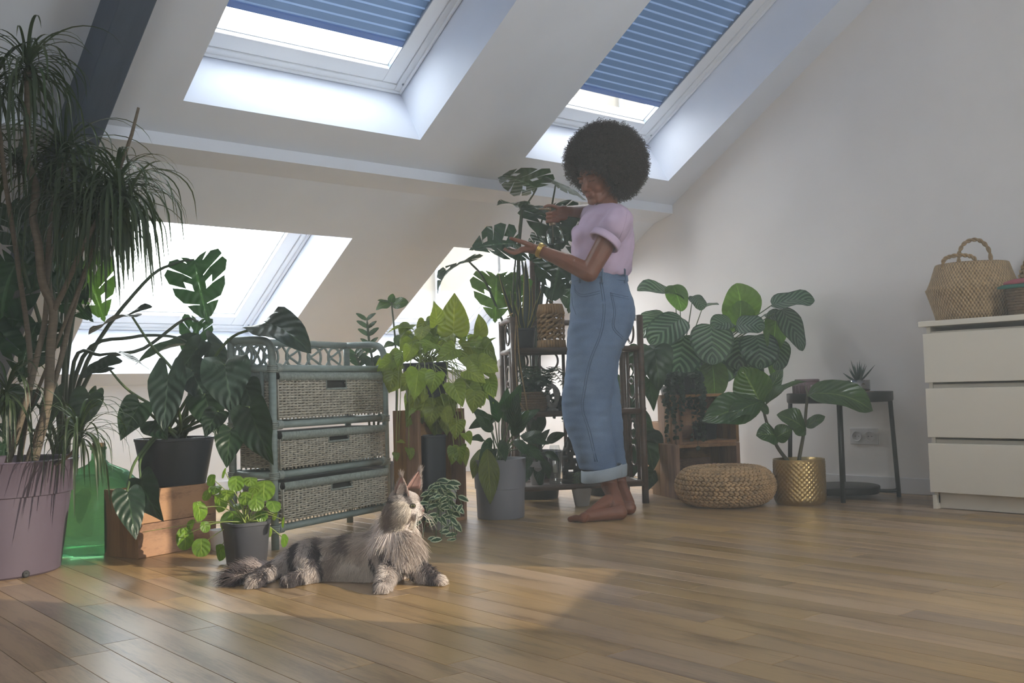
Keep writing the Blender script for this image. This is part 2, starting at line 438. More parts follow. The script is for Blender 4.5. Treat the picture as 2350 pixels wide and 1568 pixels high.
# baseboards
m_base = mat('baseboard_paint', '#dddde2', .5, .02, 4)
b = MB(); b.box((XR - .006, 3.1, .039), (.012, 5.0, .078)); tag(b.build('baseboard_right', m_base, bevel=.003), kind='structure')
b = MB(); b.box((1.05, YK - .006, .039), (7.1, .012, .078)); tag(b.build('baseboard_back', m_base, bevel=.003), kind='structure')
# roof windows
m_frame = mat('window_frame', '#eceff4', .35, .015, 4); m_sash = mat('window_sash', '#f0f2f6', .3, .015, 4)
m_rail = mat('guide_rail', '#8d97a5', .35, .03, 5, metal=.5)
m_pane = thin_glass('window_glass'); m_panedirty = thin_glass('window_glass_speckled', (.97, .97, .95), .1, .05, .012)
m_seal = mat('rubber_seal', '#9aa0a8', .6)
def blind_mat(name, col, tr, see):
    m, t, out = nt(name)
    d = N(t, 'ShaderNodeBsdfDiffuse'); d.inputs[0].default_value = lin(col) + (1,)
    tl = N(t, 'ShaderNodeBsdfTranslucent'); tl.inputs[0].default_value = lin(col) + (1,)
    no = N(t, 'ShaderNodeTexNoise'); no.inputs['Scale'].default_value = 300
    tp = N(t, 'ShaderNodeBsdfTransparent'); tp.inputs[0].default_value = (.62, .72, .92, 1)
    a = N(t, 'ShaderNodeMixShader'); a.inputs[0].default_value = tr
    t.links.new(d.outputs[0], a.inputs[1]); t.links.new(tl.outputs[0], a.inputs[2])
    b2 = N(t, 'ShaderNodeMixShader'); t.links.new(math_n(t, 'MULTIPLY_ADD', no.outputs[0], see * .4, see * .8), b2.inputs[0])
    t.links.new(a.outputs[0], b2.inputs[1]); t.links.new(tp.outputs[0], b2.inputs[2]); t.links.new(b2.outputs[0], out.inputs[0]); return m
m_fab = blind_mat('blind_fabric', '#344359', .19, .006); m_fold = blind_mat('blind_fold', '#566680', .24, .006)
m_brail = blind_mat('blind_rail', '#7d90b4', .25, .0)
def ring(bm, x0, x1, v0, v1, wd, w0, w1):
    for a0, a1, q0, q1 in ((x0, x0 + wd, v0, v1), (x1 - wd, x1, v0, v1), (x0 + wd, x1 - wd, v0, v0 + wd), (x0 + wd, x1 - wd, v1 - wd, v1)):
        bm.hexa([roof(a0, q0, w0), roof(a1, q0, w0), roof(a1, q1, w0), roof(a0, q1, w0), roof(a0, q0, w1), roof(a1, q0, w1), roof(a1, q1, w1), roof(a0, q1, w1)])
def roof_window(n, xr, vr, label, blind=None, pm=None):
    x0, x1 = xr; v0, v1 = vr
    t = thing('window_%d' % n, roof((x0 + x1) / 2, (v0 + v1) / 2, .3), label, 'roof window', kind='structure')
    b = MB(); ring(b, x0, x1, v0, v1, .046, .296, .42); b.build('frame', m_frame, t, bevel=.003)
    b = MB(); ring(b, x0 + .005, x1 - .005, v0 + .005, v1 - .005, .012, .284, .297); b.build('bead', m_frame, t, bevel=.003)
    b = MB(); ring(b, x0 + .048, x1 - .048, v0 + .048, v1 - .048, .078, .302, .40)
    s = b.build('sash', m_sash, t, bevel=.004)
    b = MB(); ring(b, x0 + .123, x1 - .123, v0 + .123, v1 - .123, .007, .326, .338); b.build('seal', m_seal, s)
    b = MB(); g = .124
    b.hexa([roof(x0 + g, v0 + g, .335), roof(x1 - g, v0 + g, .335), roof(x1 - g, v1 - g, .335), roof(x0 + g, v1 - g, .335)] + [roof(x0 + g, v0 + g, .34), roof(x1 - g, v0 + g, .34), roof(x1 - g, v1 - g, .34), roof(x0 + g, v1 - g, .34)])
    b.build('pane', pm or m_pane, s)
    for xx in (x0 + .02, x1 - .02):
        b = MB(); b.lathe([(.006, 0), (.006, .002), (.003, .003)], roof(xx, v0 + .06, .2955), 10, (RX, RV, -RW), True, True); b.build('screw', m_rail, t, True)
    if blind:
        e = .118; w0 = .312
        for xx in (x0 + e, x1 - e - .012):
            b = MB(); b.hexa([roof(xx, v0 + .12, .305), roof(xx + .012, v0 + .12, .305), roof(xx + .012, v1 - .12, .305), roof(xx, v1 - .12, .305)] + [roof(xx, v0 + .12, .33), roof(xx + .012, v0 + .12, .33), roof(xx + .012, v1 - .12, .33), roof(xx, v1 - .12, .33)])
            b.build('guide_rail', m_rail, s)
        bl = MB(); a0, a1 = x0 + e + .012, x1 - e - .012
        bl.hexa([roof(a0, blind, .306), roof(a1, blind, .306), roof(a1, blind + .03, .306), roof(a0, blind + .03, .306)] + [roof(a0, blind, .325), roof(a1, blind, .325), roof(a1, blind + .03, .325), roof(a0, blind + .03, .325)])
        B = bl.build('blind', m_brail, t, bevel=.002)
        pm_ = MB(); pt = .046; L = a1 - a0
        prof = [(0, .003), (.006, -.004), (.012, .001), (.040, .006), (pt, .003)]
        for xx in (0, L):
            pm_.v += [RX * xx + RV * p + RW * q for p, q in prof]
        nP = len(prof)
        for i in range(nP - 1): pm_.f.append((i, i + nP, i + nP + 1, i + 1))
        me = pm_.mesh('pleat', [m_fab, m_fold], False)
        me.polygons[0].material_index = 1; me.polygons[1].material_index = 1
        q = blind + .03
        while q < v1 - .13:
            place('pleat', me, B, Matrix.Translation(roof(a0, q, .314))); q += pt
    o = Vector(roof((x0 + x1) / 2, (v0 + v1) / 2, .41)); portal('portal', o, -RW, x1 - x0, v1 - v0)
    return t
roof_window(1, OPX[0], UPV, 'upper roof window with blue pleated blind above the purlin, beside the rafter', .255)
roof_window(2, OPX[1], UPV, 'upper roof window with dark blue blind next to the gable wall', .255, m_panedirty)
roof_window(3, OPX[0], LOV, 'lower unshaded roof window glaring white behind the tall plants')
roof_window(4, OPX[1], LOV, 'lower roof window with beige wall outside, behind the brown shelf', None, m_panedirty)
portal('portal', (-1.2, -1.72, 1.5), (0, 1, 0), 1.4, 1.2)
portal('portal', sl((S0 + S1) / 2, (ZS0 + ZS1) / 2, -.2), AN, .83, 1.35, tuple(AX))
def house_window(n, p0, ax, w, z0, z1, d, label, bars):
    t = thing('window_%d' % n, p0, label, 'window', kind='structure')
    up = Vector((0, 0, 1)); nn = ax.cross(up); c0 = Vector((p0.x, p0.y, 0)) + nn * 0
    def fr(nm, a, b_, za, zb, th, par, m): 
        q = MB(); q.box(c0 + ax * ((a + b_) / 2) + up * ((za + zb) / 2), (b_ - a, th, zb - za), (ax, nn, up)); return q.build(nm, m, par)
    for a, b_, za, zb in ((-w / 2, -w / 2 + .05, z0, z1), (w / 2 - .05, w / 2, z0, z1), (-w / 2, w / 2, z0, z0 + .05), (-w / 2, w / 2, z1 - .05, z1)): fr('frame', a, b_, za, zb, .06, t, m_frame)
    fr('pane', -w / 2 + .05, w / 2 - .05, z0 + .05, z1 - .05, .005, t, m_pane)
    for k in range(1, bars): xx = -w / 2 + w * k / bars; fr('mullion', xx - .02, xx + .02, z0, z1, .05, t, m_frame)
house_window(5, Vector((-1.2, -1.6, .9)), Vector((1, 0, 0)), 1.4, .9, 2.1, 0, 'unseen window added in the wall behind the viewer for fill light', 3)  # added out of view, so sky light fills the room from behind
house_window(6, sl((S0 + S1) / 2, .9, -.1), AX, .90, .86, 2.29, 0, 'tall narrow window in the slanted wall, letting the sun in', 1)
# wall of the house next door, seen through the two panes by the gable
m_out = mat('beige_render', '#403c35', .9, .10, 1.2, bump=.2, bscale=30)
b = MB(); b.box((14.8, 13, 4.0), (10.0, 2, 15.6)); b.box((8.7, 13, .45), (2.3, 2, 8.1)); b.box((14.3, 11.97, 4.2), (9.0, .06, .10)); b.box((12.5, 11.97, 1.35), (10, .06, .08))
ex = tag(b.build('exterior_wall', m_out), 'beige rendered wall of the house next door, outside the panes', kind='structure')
for xx, zz in ((8.6, 1.5), (10.6, 1.5), (12.6, 1.5)):
    q = MB(); q.tube([(xx, 11.93, -2), (xx, 11.93, 6)], .04, 8); q.build('downpipe', m_rail, ex, True)
# ================================================================== furniture
Z3 = Vector((0, 0, 1))
def axes(deg):
    a = math.radians(deg); return Vector((math.cos(a), math.sin(a), 0)), Vector((-math.sin(a), math.cos(a), 0)), Z3
# ---- chest of drawers by the gable wall
m_dres = mat('white_foil', '#e4ddd0', .45, .02, 5, bump=.02, bscale=300)
t = thing('chest_of_drawers', (4.36, 1.785, 0), 'white chest of three wide drawers against the gable wall', 'dresser')
y0, y1, xf = 2.185, 1.385, 4.13
b = MB()
b.box((xf + .25, y0 - .010, .40), (.44, .018, .755)); b.box((xf + .25, y1 + .010, .40), (.44, .018, .755)); b.box((4.595, (y0 + y1) / 2, .4), (.008, .79, .75))
b.box((xf + .04, y0 - .010, .03), (.05, .018, .06)); b.box((xf + .04, y1 + .010, .03), (.05, .018, .06)); b.box((4.55, y0 - .010, .03), (.07, .018, .06)); b.box((4.55, y1 + .010, .03), (.07, .018, .06))
b.box((xf + .045, (y0 + y1) / 2, .732), (.02, .77, .05)); b.box((xf + .045, (y0 + y1) / 2, .50), (.02, .77, .06)); b.box((xf + .045, (y0 + y1) / 2, .265), (.02, .77, .06))
b.build('body', m_dres, t, bevel=.0015)
b = MB(); b.box((xf + .228, (y0 + y1) / 2, .789), (.484, .824, .023)); b.build('top_panel', m_dres, t, bevel=.002)
b = MB(); b.box((xf + .055, (y0 + y1) / 2, .038), (.018, .765, .072)); b.build('plinth', m_dres, t, bevel=.001)
for z0, z1 in ((.072, .279), (.305, .513), (.538, .748)):
    b = MB(); b.box((xf + .009, (y0 + y1) / 2, (z0 + z1) / 2), (.018, .802, z1 - z0)); b.build('drawer', m_dres, t, bevel=.002)
# ---- black tray table
m_black = mat('black_metal', '#161618', .45, .1, 12, bump=.05, bscale=300)
TC = Vector((4.325, 2.725, 0)); TH_ = .50; TR = .245
t = thing('side_table', TC, 'round black metal tray table beside the white drawers', 'side table')
b = MB(); b.lathe([(.001, -.046), (TR - .012, -.046), (TR - .004, -.044), (TR, -.038), (TR, .0), (TR - .004, .002), (TR - .008, 0), (TR - .009, -.034), (TR - .02, -.040), (.001, -.040)], TC + Z3 * TH_, 56, None, False)
b.build('tray', m_black, t, True, auto=40)
b = MB(); b.lathe([(.001, .02), (.16, .02), (.166, .024), (.168, .03), (.168, .052), (.164, .056), (.156, .058), (.001, .058)], TC, 48, None, False); b.build('base_plate', m_black, t, True, auto=40)
for k in range(4):
    a = math.radians(31.5 + 90 * k); d = Vector((math.cos(a), math.sin(a), 0))
    b = MB(); b.tube([TC + d * (TR - .016) + Z3 * (TH_ - .045), TC + d * (TR + .004) + Z3 * .0], .0105, 10)
    b.build('leg', m_black, t, True)
    b = MB(); b.tube(smooth_path([TC + d * (TR + .002) + Z3 * .035, TC + d * (TR - .03) + Z3 * .03, TC + d * .15 + Z3 * .032], 4), .008, 8); b.build('strut', m_black, t, True)
# ---- jar on the table
TT = TH_ - .040
m_jar = mat('mauve_glaze', '#6d5558', .25, .12, 12, coat=.4)
jc = Vector((4.235, 2.84, TT + .0005)); t = thing('ceramic_jar', jc, 'squat mauve glazed jar on the black tray table', 'jar')
b = MB(); b.lathe([(.05, 0), (.062, .004), (.067, .02), (.068, .075), (.065, .088), (.056, .095)], jc, 32); b.build('body', m_jar, t, True)
b = MB(); b.lathe([(.056, .095), (.059, .096), (.059, .106), (.055, .109), (.051, .107), (.050, .09), (.001, .088)], jc, 32, None, False); b.build('rim', m_jar, t, True, auto=40)
b = MB()
for k in range(40):
    a = k * math.pi / 20; d = Vector((math.cos(a), math.sin(a), 0)); b.tube([jc + d * .0675 + Z3 * .02, jc + d * .0685 + Z3 * .078], .0022, 5)
b.build('ribbing', m_jar, t, True)
# ---- woven things on the chest
def weave_mat(name, c1, c2, su=60, sv=40, rough=.75):
    m, t, out = nt(name); p = N(t, 'ShaderNodeBsdfPrincipled'); p.inputs['Roughness'].default_value = rough; t.links.new(p.outputs[0], out.inputs[0])
    uv = N(t, 'ShaderNodeUVMap'); s = N(t, 'ShaderNodeSeparateXYZ'); t.links.new(uv.outputs[0], s.inputs[0])
    a = math_n(t, 'SINE', math_n(t, 'MULTIPLY', s.outputs[0], su * 6.2832)); q = math_n(t, 'SINE', math_n(t, 'MULTIPLY', s.outputs[1], sv * 6.2832))
    w = math_n(t, 'MULTIPLY', a, q); no = N(t, 'ShaderNodeTexNoise'); no.inputs['Scale'].default_value = 40; no.inputs['Detail'].default_value = 5
    tc = N(t, 'ShaderNodeTexCoord'); t.links.new(tc.outputs['Object'], no.inputs['Vector'])
    fac = math_n(t, 'ADD', math_n(t, 'MULTIPLY_ADD', w, .28, .2), math_n(t, 'MULTIPLY', no.outputs[0], .6))
    t.links.new(ramp(t, fac, [(.15, c1), (.75, c2)]), p.inputs['Base Color'])
    bp = N(t, 'ShaderNodeBump'); bp.inputs['Strength'].default_value = .8; bp.inputs['Distance'].default_value = .004; t.links.new(w, bp.inputs['Height']); t.links.new(bp.outputs[0], p.inputs['Normal'])
    return m
m_sea = weave_mat('seagrass_weave', '#6b5236', '#c3a67c', 75, 30); m_sea2 = weave_mat('seagrass_weave_fine', '#755c40', '#bfa279', 110, 26)
m_rope = mat('seagrass_rope', '#9b7f58', .8, .25, 60, bump=.4, bscale=200); m_wick = mat('dark_wicker', '#7a6248', .7, .3, 50, bump=.3, bscale=150)
def lathe_uv(prof, c, n, ax=None, sx=1, sy=1, noise=0):
    b = MB(); b.uv = []; ax = ax or (Vector((1, 0, 0)), Vector((0, 1, 0)), Z3); c = Vector(c)
    L = [0]
    for i in range(1, len(prof)): L.append(L[-1] + math.hypot(prof[i][0] - prof[i - 1][0], prof[i][1] - prof[i - 1][1]))
    for i, (r, z) in enumerate(prof):
        for k in range(n + 1):
            w = 2 * math.pi * k / n; rr = r * (1 + noise * (mnoise.noise(Vector((math.cos(w) * 2, math.sin(w) * 2, z * 12)))))
            b.v.append(c + ax[0] * (rr * sx * math.cos(w)) + ax[1] * (rr * sy * math.sin(w)) + ax[2] * z); b.uv.append((k / n, L[i] / L[-1]))
    for i in range(len(prof) - 1):
        for k in range(n): q = i * (n + 1) + k; b.f.append((q, q + 1, q + n + 2, q + n + 1))
    return b
DT = .8005
bc = Vector((4.345, 2.06, DT)); t = thing('belly_basket', bc, 'round seagrass belly basket with two loop handles on the white drawers', 'basket')
pr = [(.02, .002), (.12, .0), (.140, .006), (.150, .04), (.160, .08), (.170, .112), (.172, .118), (.166, .124), (.155, .15), (.146, .175), (.136, .205), (.133, .212), (.128, .208), (.13, .19), (.14, .15), (.14, .05), (.02, .02)]
pr = [(r * 1.14, z * 1.17) for r, z in pr]
b = lathe_uv(pr, bc, 64, axes(-35), 1.0, .9, .02); b.build('body', m_sea, t, True)
def rope(pts, r, par, name, m):
    P = smooth_path(pts, 14); q = MB()
    for s in (0, math.pi):
        out = []
        for i, p in enumerate(P):
            tg = (P[min(i + 1, len(P) - 1)] - P[max(i - 1, 0)]).normalized(); a = tg.orthogonal().normalized() if i == 0 else (a - tg * a.dot(tg)).normalized(); c_ = tg.cross(a); w = i * .55 + s
            out.append(p + a * (r * .55 * math.cos(w)) + c_ * (r * .55 * math.sin(w)))
        q.tube(out, r * .62, 6)
    return q.build(name, m, par, True)
ra, rb, _ = axes(-50)
for s, h in ((-1, .045), (1, .125)):   # a near handle fallen low, the far one upright
    c0 = bc + rb * (-.10 * s) * -1 + Z3 * .205
    c0 = bc + (RT * -.078 - FW * .06 if s < 0 else RT * .058 + FW * .09) + Z3 * .235
    rope([c0 - ra * .068 - Z3 * .03, c0 - ra * .066 + Z3 * h * .55, c0 - ra * .035 + Z3 * h * .95, c0 + ra * .02 + Z3 * h, c0 + ra * .06 + Z3 * h * .6, c0 + ra * .066 - Z3 * .03], .0085, t, 'handle', m_rope)
# dark wicker tray with coloured textiles, tall plaited round behind it
wc = Vector((4.325, 1.735, DT)); t = thing('wicker_tray', wc, 'low dark brown rectangular wicker basket at the drawers\' edge', 'basket')
b = MB(); W, D, Hh = .25, .22, .125
for i in range(11):
    z = .006 + i * .0115; o = .004 * math.sin(i * 1.9); pts = []
    for k in range(64):
        w = 2 * math.pi * (k + .5) / 64; x = math.copysign(abs(math.cos(w)) ** .35, math.cos(w)); y = math.copysign(abs(math.sin(w)) ** .35, math.sin(w))
        wob = .004 * (1 if (k + i) % 2 else -1); g = 1 + .10 * (z / Hh)
        pts.append(wc + Vector((x * (D / 2 * g + wob), y * (W / 2 * g + wob), z)))
    b.tube(pts, .0072, 5, True)
b.build('weave', m_wick, t, True)
b = MB(); b.box(wc + Z3 * .008, (D - .02, W - .02, .008)); b.build('bottom', m_wick, t)
cg = mat('green_cloth', '#2e6a5c', .8, .1, 30, bump=.3); cr = mat('rose_cloth', '#9a4a58', .8, .1, 30, bump=.3)
for nm, m, yo, zo, lb in (('folded_cloth', cg, .03, .118, 'folded green cloth lying across the dark wicker tray'), ('folded_cloth', cr, .005, .134, 'folded rose cloth on top of the green one in the tray')):
    b = MB(); p0 = wc + Vector((-.135, yo + .12, zo)); p1 = wc + Vector((-.10, yo - .18, zo + .012)); b.tube([lerp(p0, p1, i / 8) + Vector((0, 0, .004 * math.sin(i))) for i in range(9)], [.006] + [.0125] * 7 + [.007], 10, flat=.7)
    o = b.build(nm, m, None, True, loc=wc + Z3 * zo); tag(o, lb, 'cloth')
pc = Vector((4.56, 1.80, DT)); b = MB(); nrm = Vector((-1, .12, .12)).normalized(); e1 = nrm.cross(Z3).normalized(); e2 = e1.cross(nrm)
pcc = pc + Z3 * .172
for i in range(11):
    r = .008 + i * .0155
    for k in range(max(6, int(r * 300))):
        w = 2 * math.pi * k / max(6, int(r * 300)); d = e1 * math.cos(w) + e2 * math.sin(w); tg = -e1 * math.sin(w) + e2 * math.cos(w)
        for sg in (-1, 1): b.ell(pcc + d * (r + sg * .0035), (.0115, .0048, .006), ((tg + d * .45 * sg).normalized(), (d - tg * .45 * sg).normalized(), nrm), 6, 4)
b.lathe([(.001, 0), (.168, 0), (.17, .006)], pcc - nrm * .008, 32, (e1, e2, nrm)); 
o = b.build('woven_plate', m_rope, None, True, loc=pc); tag(o, 'round plaited seagrass plate leaning on the wall behind the wicker tray', 'wall plate')
# ---- wall socket
m_sock = mat('socket_plastic', '#d2d0d2', .4, .02); m_hole = mat('socket_hole', '#2a2a2c', .7)
sc = Vector((XR, 2.77, .275)); t = thing('wall_socket', sc, 'white double wall socket under the black tray table', 'socket')
b = MB(); b.box(sc + Vector((-.005, 0, 0)), (.010, .155, .082)); b.build('plate', m_sock, t, bevel=.003)
for dy in (.036, -.036):
    b = MB(); b.lathe([(.001, 0), (.021, 0), (.024, .006), (.026, .006), (.026, 0)], sc + Vector((-.0105, dy, 0)), 24, (Vector((0, 1, 0)), Z3, Vector((-1, 0, 0))), False); r = b.build('outlet', m_sock, t, True, auto=40)
    for d2 in (-.0095, .0095):
        b = MB(); b.lathe([(.001, .0005), (.0028, .0005)], sc + Vector((-.0112, dy + d2, 0)), 10, (Vector((0, 1, 0)), Z3, Vector((-1, 0, 0))), False); b.build('hole', m_hole, r)
# ---- seagrass pouf
pc = Vector((3.748, 2.975, .0055)); m_pouf = mat('banana_fibre', '#b0906a', .75, .3, 25, bump=.4, bscale=150)
t = thing('woven_pouf', pc, 'low round plaited banana-fibre pouf on the floor', 'pouf')
b = MB(); R0, rz, rr_ = .138, .085, .088
rows = 19
for i in range(rows):
    ph = math.radians(-78 + i * (78 + 185) / (rows - 1)); r = R0 + rr_ * 1.0 * math.cos(ph); z = rz + rz * .97 * math.sin(ph)
    nn = int(2 * math.pi * r / .0225); rowd = 2 * .0065
    for k in range(nn):
        w = 2 * math.pi * (k + (i % 2) * .5) / nn; d = Vector((math.cos(w), math.sin(w), 0)); tg = Vector((-math.sin(w), math.cos(w), 0))
        n_ = (d * math.cos(ph) + Z3 * math.sin(ph)).normalized(); u_ = tg.cross(n_) * -1
        for sg in (-1, 1):
            a_ = (tg + u_ * (.5 * sg)).normalized(); b.ell(pc + d * r + Z3 * z + u_ * (.0068 * sg) + tg * (.004 * sg), (.0145, .0072, .0085), (a_, n_.cross(a_), n_), 6, 4)
b.build('plait', m_pouf, t, True)['kind'] = 'stuff'
b = MB(); b.lathe([(.001, .004), (R0, .003), (R0 + .06, .03), (R0 + .082, rz), (R0 + .06, rz + .06), (R0, rz + .08), (R0 - .06, rz + .065), (.001, rz + .05)], pc, 40); b.build('core', m_pouf, t, True)
# ---- wooden crates
m_crate = wood('crate_pine', '#7a5334', '#a87c54', 0, 3, .6, .25, .25); m_crate2 = wood('crate_pine_cross', '#7a5334', '#a87c54', 1, 3, .6, .25, .25)
m_cratez = wood('crate_pine_upright', '#6b482e', '#96704c', 2, 3, .6, .25, .25)
def crate(loc, deg, w, d, h, label, openf=True, th=.012, nb=3, nm='wooden_crate', dark=None):
    """a box open at the front (or at the top) made of boards; loc is the front left corner on its support"""
    X, Y, _ = axes(deg); o = Vector(loc); A = (X, Y, Z3)
    t = thing(nm, o, label, 'crate')
    def bd(name, c, s, m): q = MB(); q.box(o + X * c[0] + Y * c[1] + Z3 * c[2], s, A); return q.build(name, m, t, bevel=.0015)
    for sx in (th / 2, w - th / 2):
        for k in range(nb if openf else 1):
            n_ = nb if openf else 1
            bd('end_board', (sx, d * (k + .5) / n_, h / 2), (th * 1.25, d / n_ - .0012, h), m_cratez)
    if openf:
        for k in range(nb):
            bd('bottom_board', (w / 2, d * (k + .5) / nb, th / 2), (w - 2 * th, d / nb - .003, th), m_crate)
            bd('top_board', (w / 2, d * (k + .5) / nb, h - th / 2), (w - 2 * th, d / nb - .003, th), m_crate)
            bd('back_board', (w / 2, d - th / 2, h * (k + .5) / nb), (w - 2 * th, th, h / nb - .0008), m_crate)
    else:
        for sy in (th / 2, d - th / 2):
            for k in range(2): bd('side_board', (w / 2, sy, h * (k + .5) / 2), (w, th, h / 2 - .002), m_crate)
        bd('bottom_board', (w / 2, d / 2, th / 2), (w - 2 * th, d - 2 * th, th), m_crate)
    return t, (o, X, Y)
cl = fl(1556, 1147); CRA = -24
crate(cl, CRA, .345, .30, .265, 'lower wooden crate lying on its side behind the pouf', nb=3, th=.016)
X_, Y_, _ = axes(CRA)
cu = cl + X_ * .035 + Y_ * .03 + Z3 * .265
crate(cu, CRA, .325, .25, .245, 'upper wooden crate stacked under the striped-leaf plant', nb=3, th=.013)
# crate under the elephant-ear plant and tall crate box under the golden pothos
c1 = fl(318, 1284); c1b = fl(496, 1251)
d1 = (c1b - c1); CR1 = math.degrees(math.atan2(d1.y, d1.x))
crate(c1, CR1, max(.30, d1.length), .19, .24, 'low reddish wooden crate under the dark planter, by the mauve pot', openf=False, th=.02)
# ---- rattan cabinet with three wicker drawers
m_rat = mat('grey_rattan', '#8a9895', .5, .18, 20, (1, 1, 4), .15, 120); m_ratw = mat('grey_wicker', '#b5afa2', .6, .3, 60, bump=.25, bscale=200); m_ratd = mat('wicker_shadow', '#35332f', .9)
m_bind = mat('cane_binding', '#98a19c', .6, .25, 90, bump=.4, bscale=300)
FL, FR_ = fl(632, 1262), fl(890, 1203); dX = (FR_ - FL); RW_ = dX.length; RX_ = dX.normalized(); RY_ = Vector((-RX_.y, RX_.x, 0)); RD = .20
t = thing('rattan_cabinet', FL + RX_ * RW_ / 2 + RY_ * RD / 2, 'grey-green rattan cabinet with three wicker drawers behind the cat', 'cabinet')
def rp(x, y, z): return FL + RX_ * x + RY_ * y + Z3 * z
ZR = (.075, .27, .455, .665); PRr = .0145
for x, y in ((0, 0), (RW_, 0), (0, RD), (RW_, RD)):
    b = MB(); b.tube([rp(x, y, 0), rp(x, y, .665)], PRr, 12); b.build('post', m_rat, t, True)
b = MB()
for z in ZR:
    for p, q in (((0, 0), (RW_, 0)), ((0, RD), (RW_, RD)), ((0, 0), (0, RD)), ((RW_, 0), (RW_, RD))):
        bb = MB(); bb.tube([rp(*p, z), rp(*q, z)], .0135, 10); bb.build('rail', m_rat, t, True)
for x in (0, RW_):      # bent side arms rising over the top
    b = MB(); b.tube(smooth_path([rp(x, 0, .66), rp(x, 0, .715), rp(x, .015, .755), rp(x, .06, .772), rp(x, RD, .775)], 6), PRr, 12); b.build('arm', m_rat, t, True)
    b = MB(); b.tube([rp(x, RD, .66), rp(x, RD, .785)], PRr, 12); b.build('back_post', m_rat, t, True)
b = MB(); b.tube([rp(0, RD, .775), rp(RW_, RD, .775)], PRr, 12); b.build('top_rail', m_rat, t, True)
def loops(name, a, bq, n, m):
    L = (bq - a).length; ax_ = (bq - a).normalized(); r = .043
    for i in range(n):
        c_ = a + ax_ * (L * (i + .5) / n); q = MB(); q.tube(circle_pts(c_, r, ax_, Z3, 28), .0055, 7, True); q.build(name, m, t, True)
    for i in range(n):
        c_ = a + ax_ * (L * (i + .5) / n); w_ = L / n * .5
        for s in (-1, 1):
            q = MB(); q.tube(smooth_path([c_ - ax_ * w_ - Z3 * (.045 * s), c_ - ax_ * w_ * .35, c_ + ax_ * w_ * .0 + Z3 * .012 * s, c_ + ax_ * w_ + Z3 * (.045 * s)], 5), .005, 7); q.build('scroll', m, t, True)
loops('loop', rp(.02, RD, .72), rp(RW_ - .02, RD, .72), 5, m_rat)
loops('loop', rp(0, .05, .718), rp(0, RD - .03, .718), 2, m_rat)
for x in (0,):
    for z0, z1 in ((ZR[2], ZR[3]),):
        for k in range(3): b = MB(); yy = RD * (k + 1) / 4; b.tube([rp(x, yy, z0), rp(x, yy, z1)], .008, 8); b.build('side_spindle', m_rat, t, True)
for x, y in ((0, 0), (RW_, 0), (0, RD)):
    for z in ZR:
        b = MB(); sgx = 1 if x == 0 else -1
        for k in range(5): b.tube(circle_pts(rp(x + sgx * (.018 + k * .0055), y, z), .0155, RY_, Z3, 12), .0032, 5, True)
        for k in range(4): b.tube(circle_pts(rp(x, y, z - .012 + k * .007), .0165, RX_, RY_, 12), .0032, 5, True)
        b.build('binding', m_bind, t, True)
def wicker_panel(o, X, Zv, Nn, w, h, hole=None, stakes=None, rows=17, par=None, rim=True):
    """woven face: wavy strands over upright stakes"""
    b = MB(); ns = stakes or int(w / .021); nz = rows; hr = (h - .035) / rows
    for i in range(nz):
        z = .006 + hr * (i + .5)
        segs = [(0, w)]
        if hole and hole[2] - .004 < z < hole[3]: segs = [(0, hole[0]), (hole[1], w)]
        for a_, b_ in segs:
            pts = []; n_ = max(4, int((b_ - a_) / (w / ns / 2)))
            for k in range(n_ + 1):
                x = a_ + (b_ - a_) * k / n_; ph = x / (w / ns) * math.pi + (i % 2) * math.pi
                pts.append(o + X * x + Zv * (z + .0012 * math.sin(k * 2.1 + i)) + Nn * (.0045 * math.sin(ph)))
            b.tube(pts, hr * .47, 5)
    for k in range(ns + 1):
        x = w * k / ns
        if hole and hole[0] < x < hole[1]:
            b.tube([o + X * x, o + X * x + Zv * hole[2]], .0035, 5); continue
        b.tube([o + X * x, o + X * x + Zv * (h - .03)], .0035, 5)
    q = b.build('weave', m_ratw, par, True)
    if rim:
        b = MB(); n_ = int(w / .0065)
        for k in range(n_):
            x = w * (k + .5) / n_; b.tube([o + X * x + Zv * (h - .034) + Nn * .004, o + X * x + Zv * (h - .02) + Nn * .0105, o + X * x + Zv * (h - .004) + Nn * .006], .0036, 5)
        b.build('rim_wrapping', m_bind, par, True)
    return q
for i, (z0, z1) in enumerate(((ZR[0], ZR[1]), (ZR[1], ZR[2]), (ZR[2], ZR[3]))):
    dz0, dz1 = z0 + .018, z1 - .012; pull = (.016, .006, .0)[i]; o = rp(.026, -pull - .004, dz0); w = RW_ - .052; h = dz1 - dz0 - (.012 if i < 2 else 0)
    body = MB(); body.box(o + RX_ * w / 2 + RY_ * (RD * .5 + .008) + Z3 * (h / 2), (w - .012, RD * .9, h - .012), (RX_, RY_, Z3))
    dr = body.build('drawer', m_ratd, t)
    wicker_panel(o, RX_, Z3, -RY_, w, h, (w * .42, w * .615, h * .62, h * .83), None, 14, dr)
    wicker_panel(o + RY_ * (RD * .96), -RY_, Z3, -RX_, RD * .92, h, None, None, 14, dr)
    # handle slot: wrapped frame round a dark recess
    hx0, hx1, hz0, hz1 = w * .42, w * .615, h * .62, h * .83; b = MB()
    b.tube([o + RX_ * hx0 + Z3 * hz0 - RY_ * .004, o + RX_ * hx1 + Z3 * hz0 - RY_ * .004, o + RX_ * hx1 + Z3 * hz1 - RY_ * .004, o + RX_ * hx0 + Z3 * hz1 - RY_ * .004], .0045, 6, True)
    b.build('handle_slot', m_bind, dr, True)
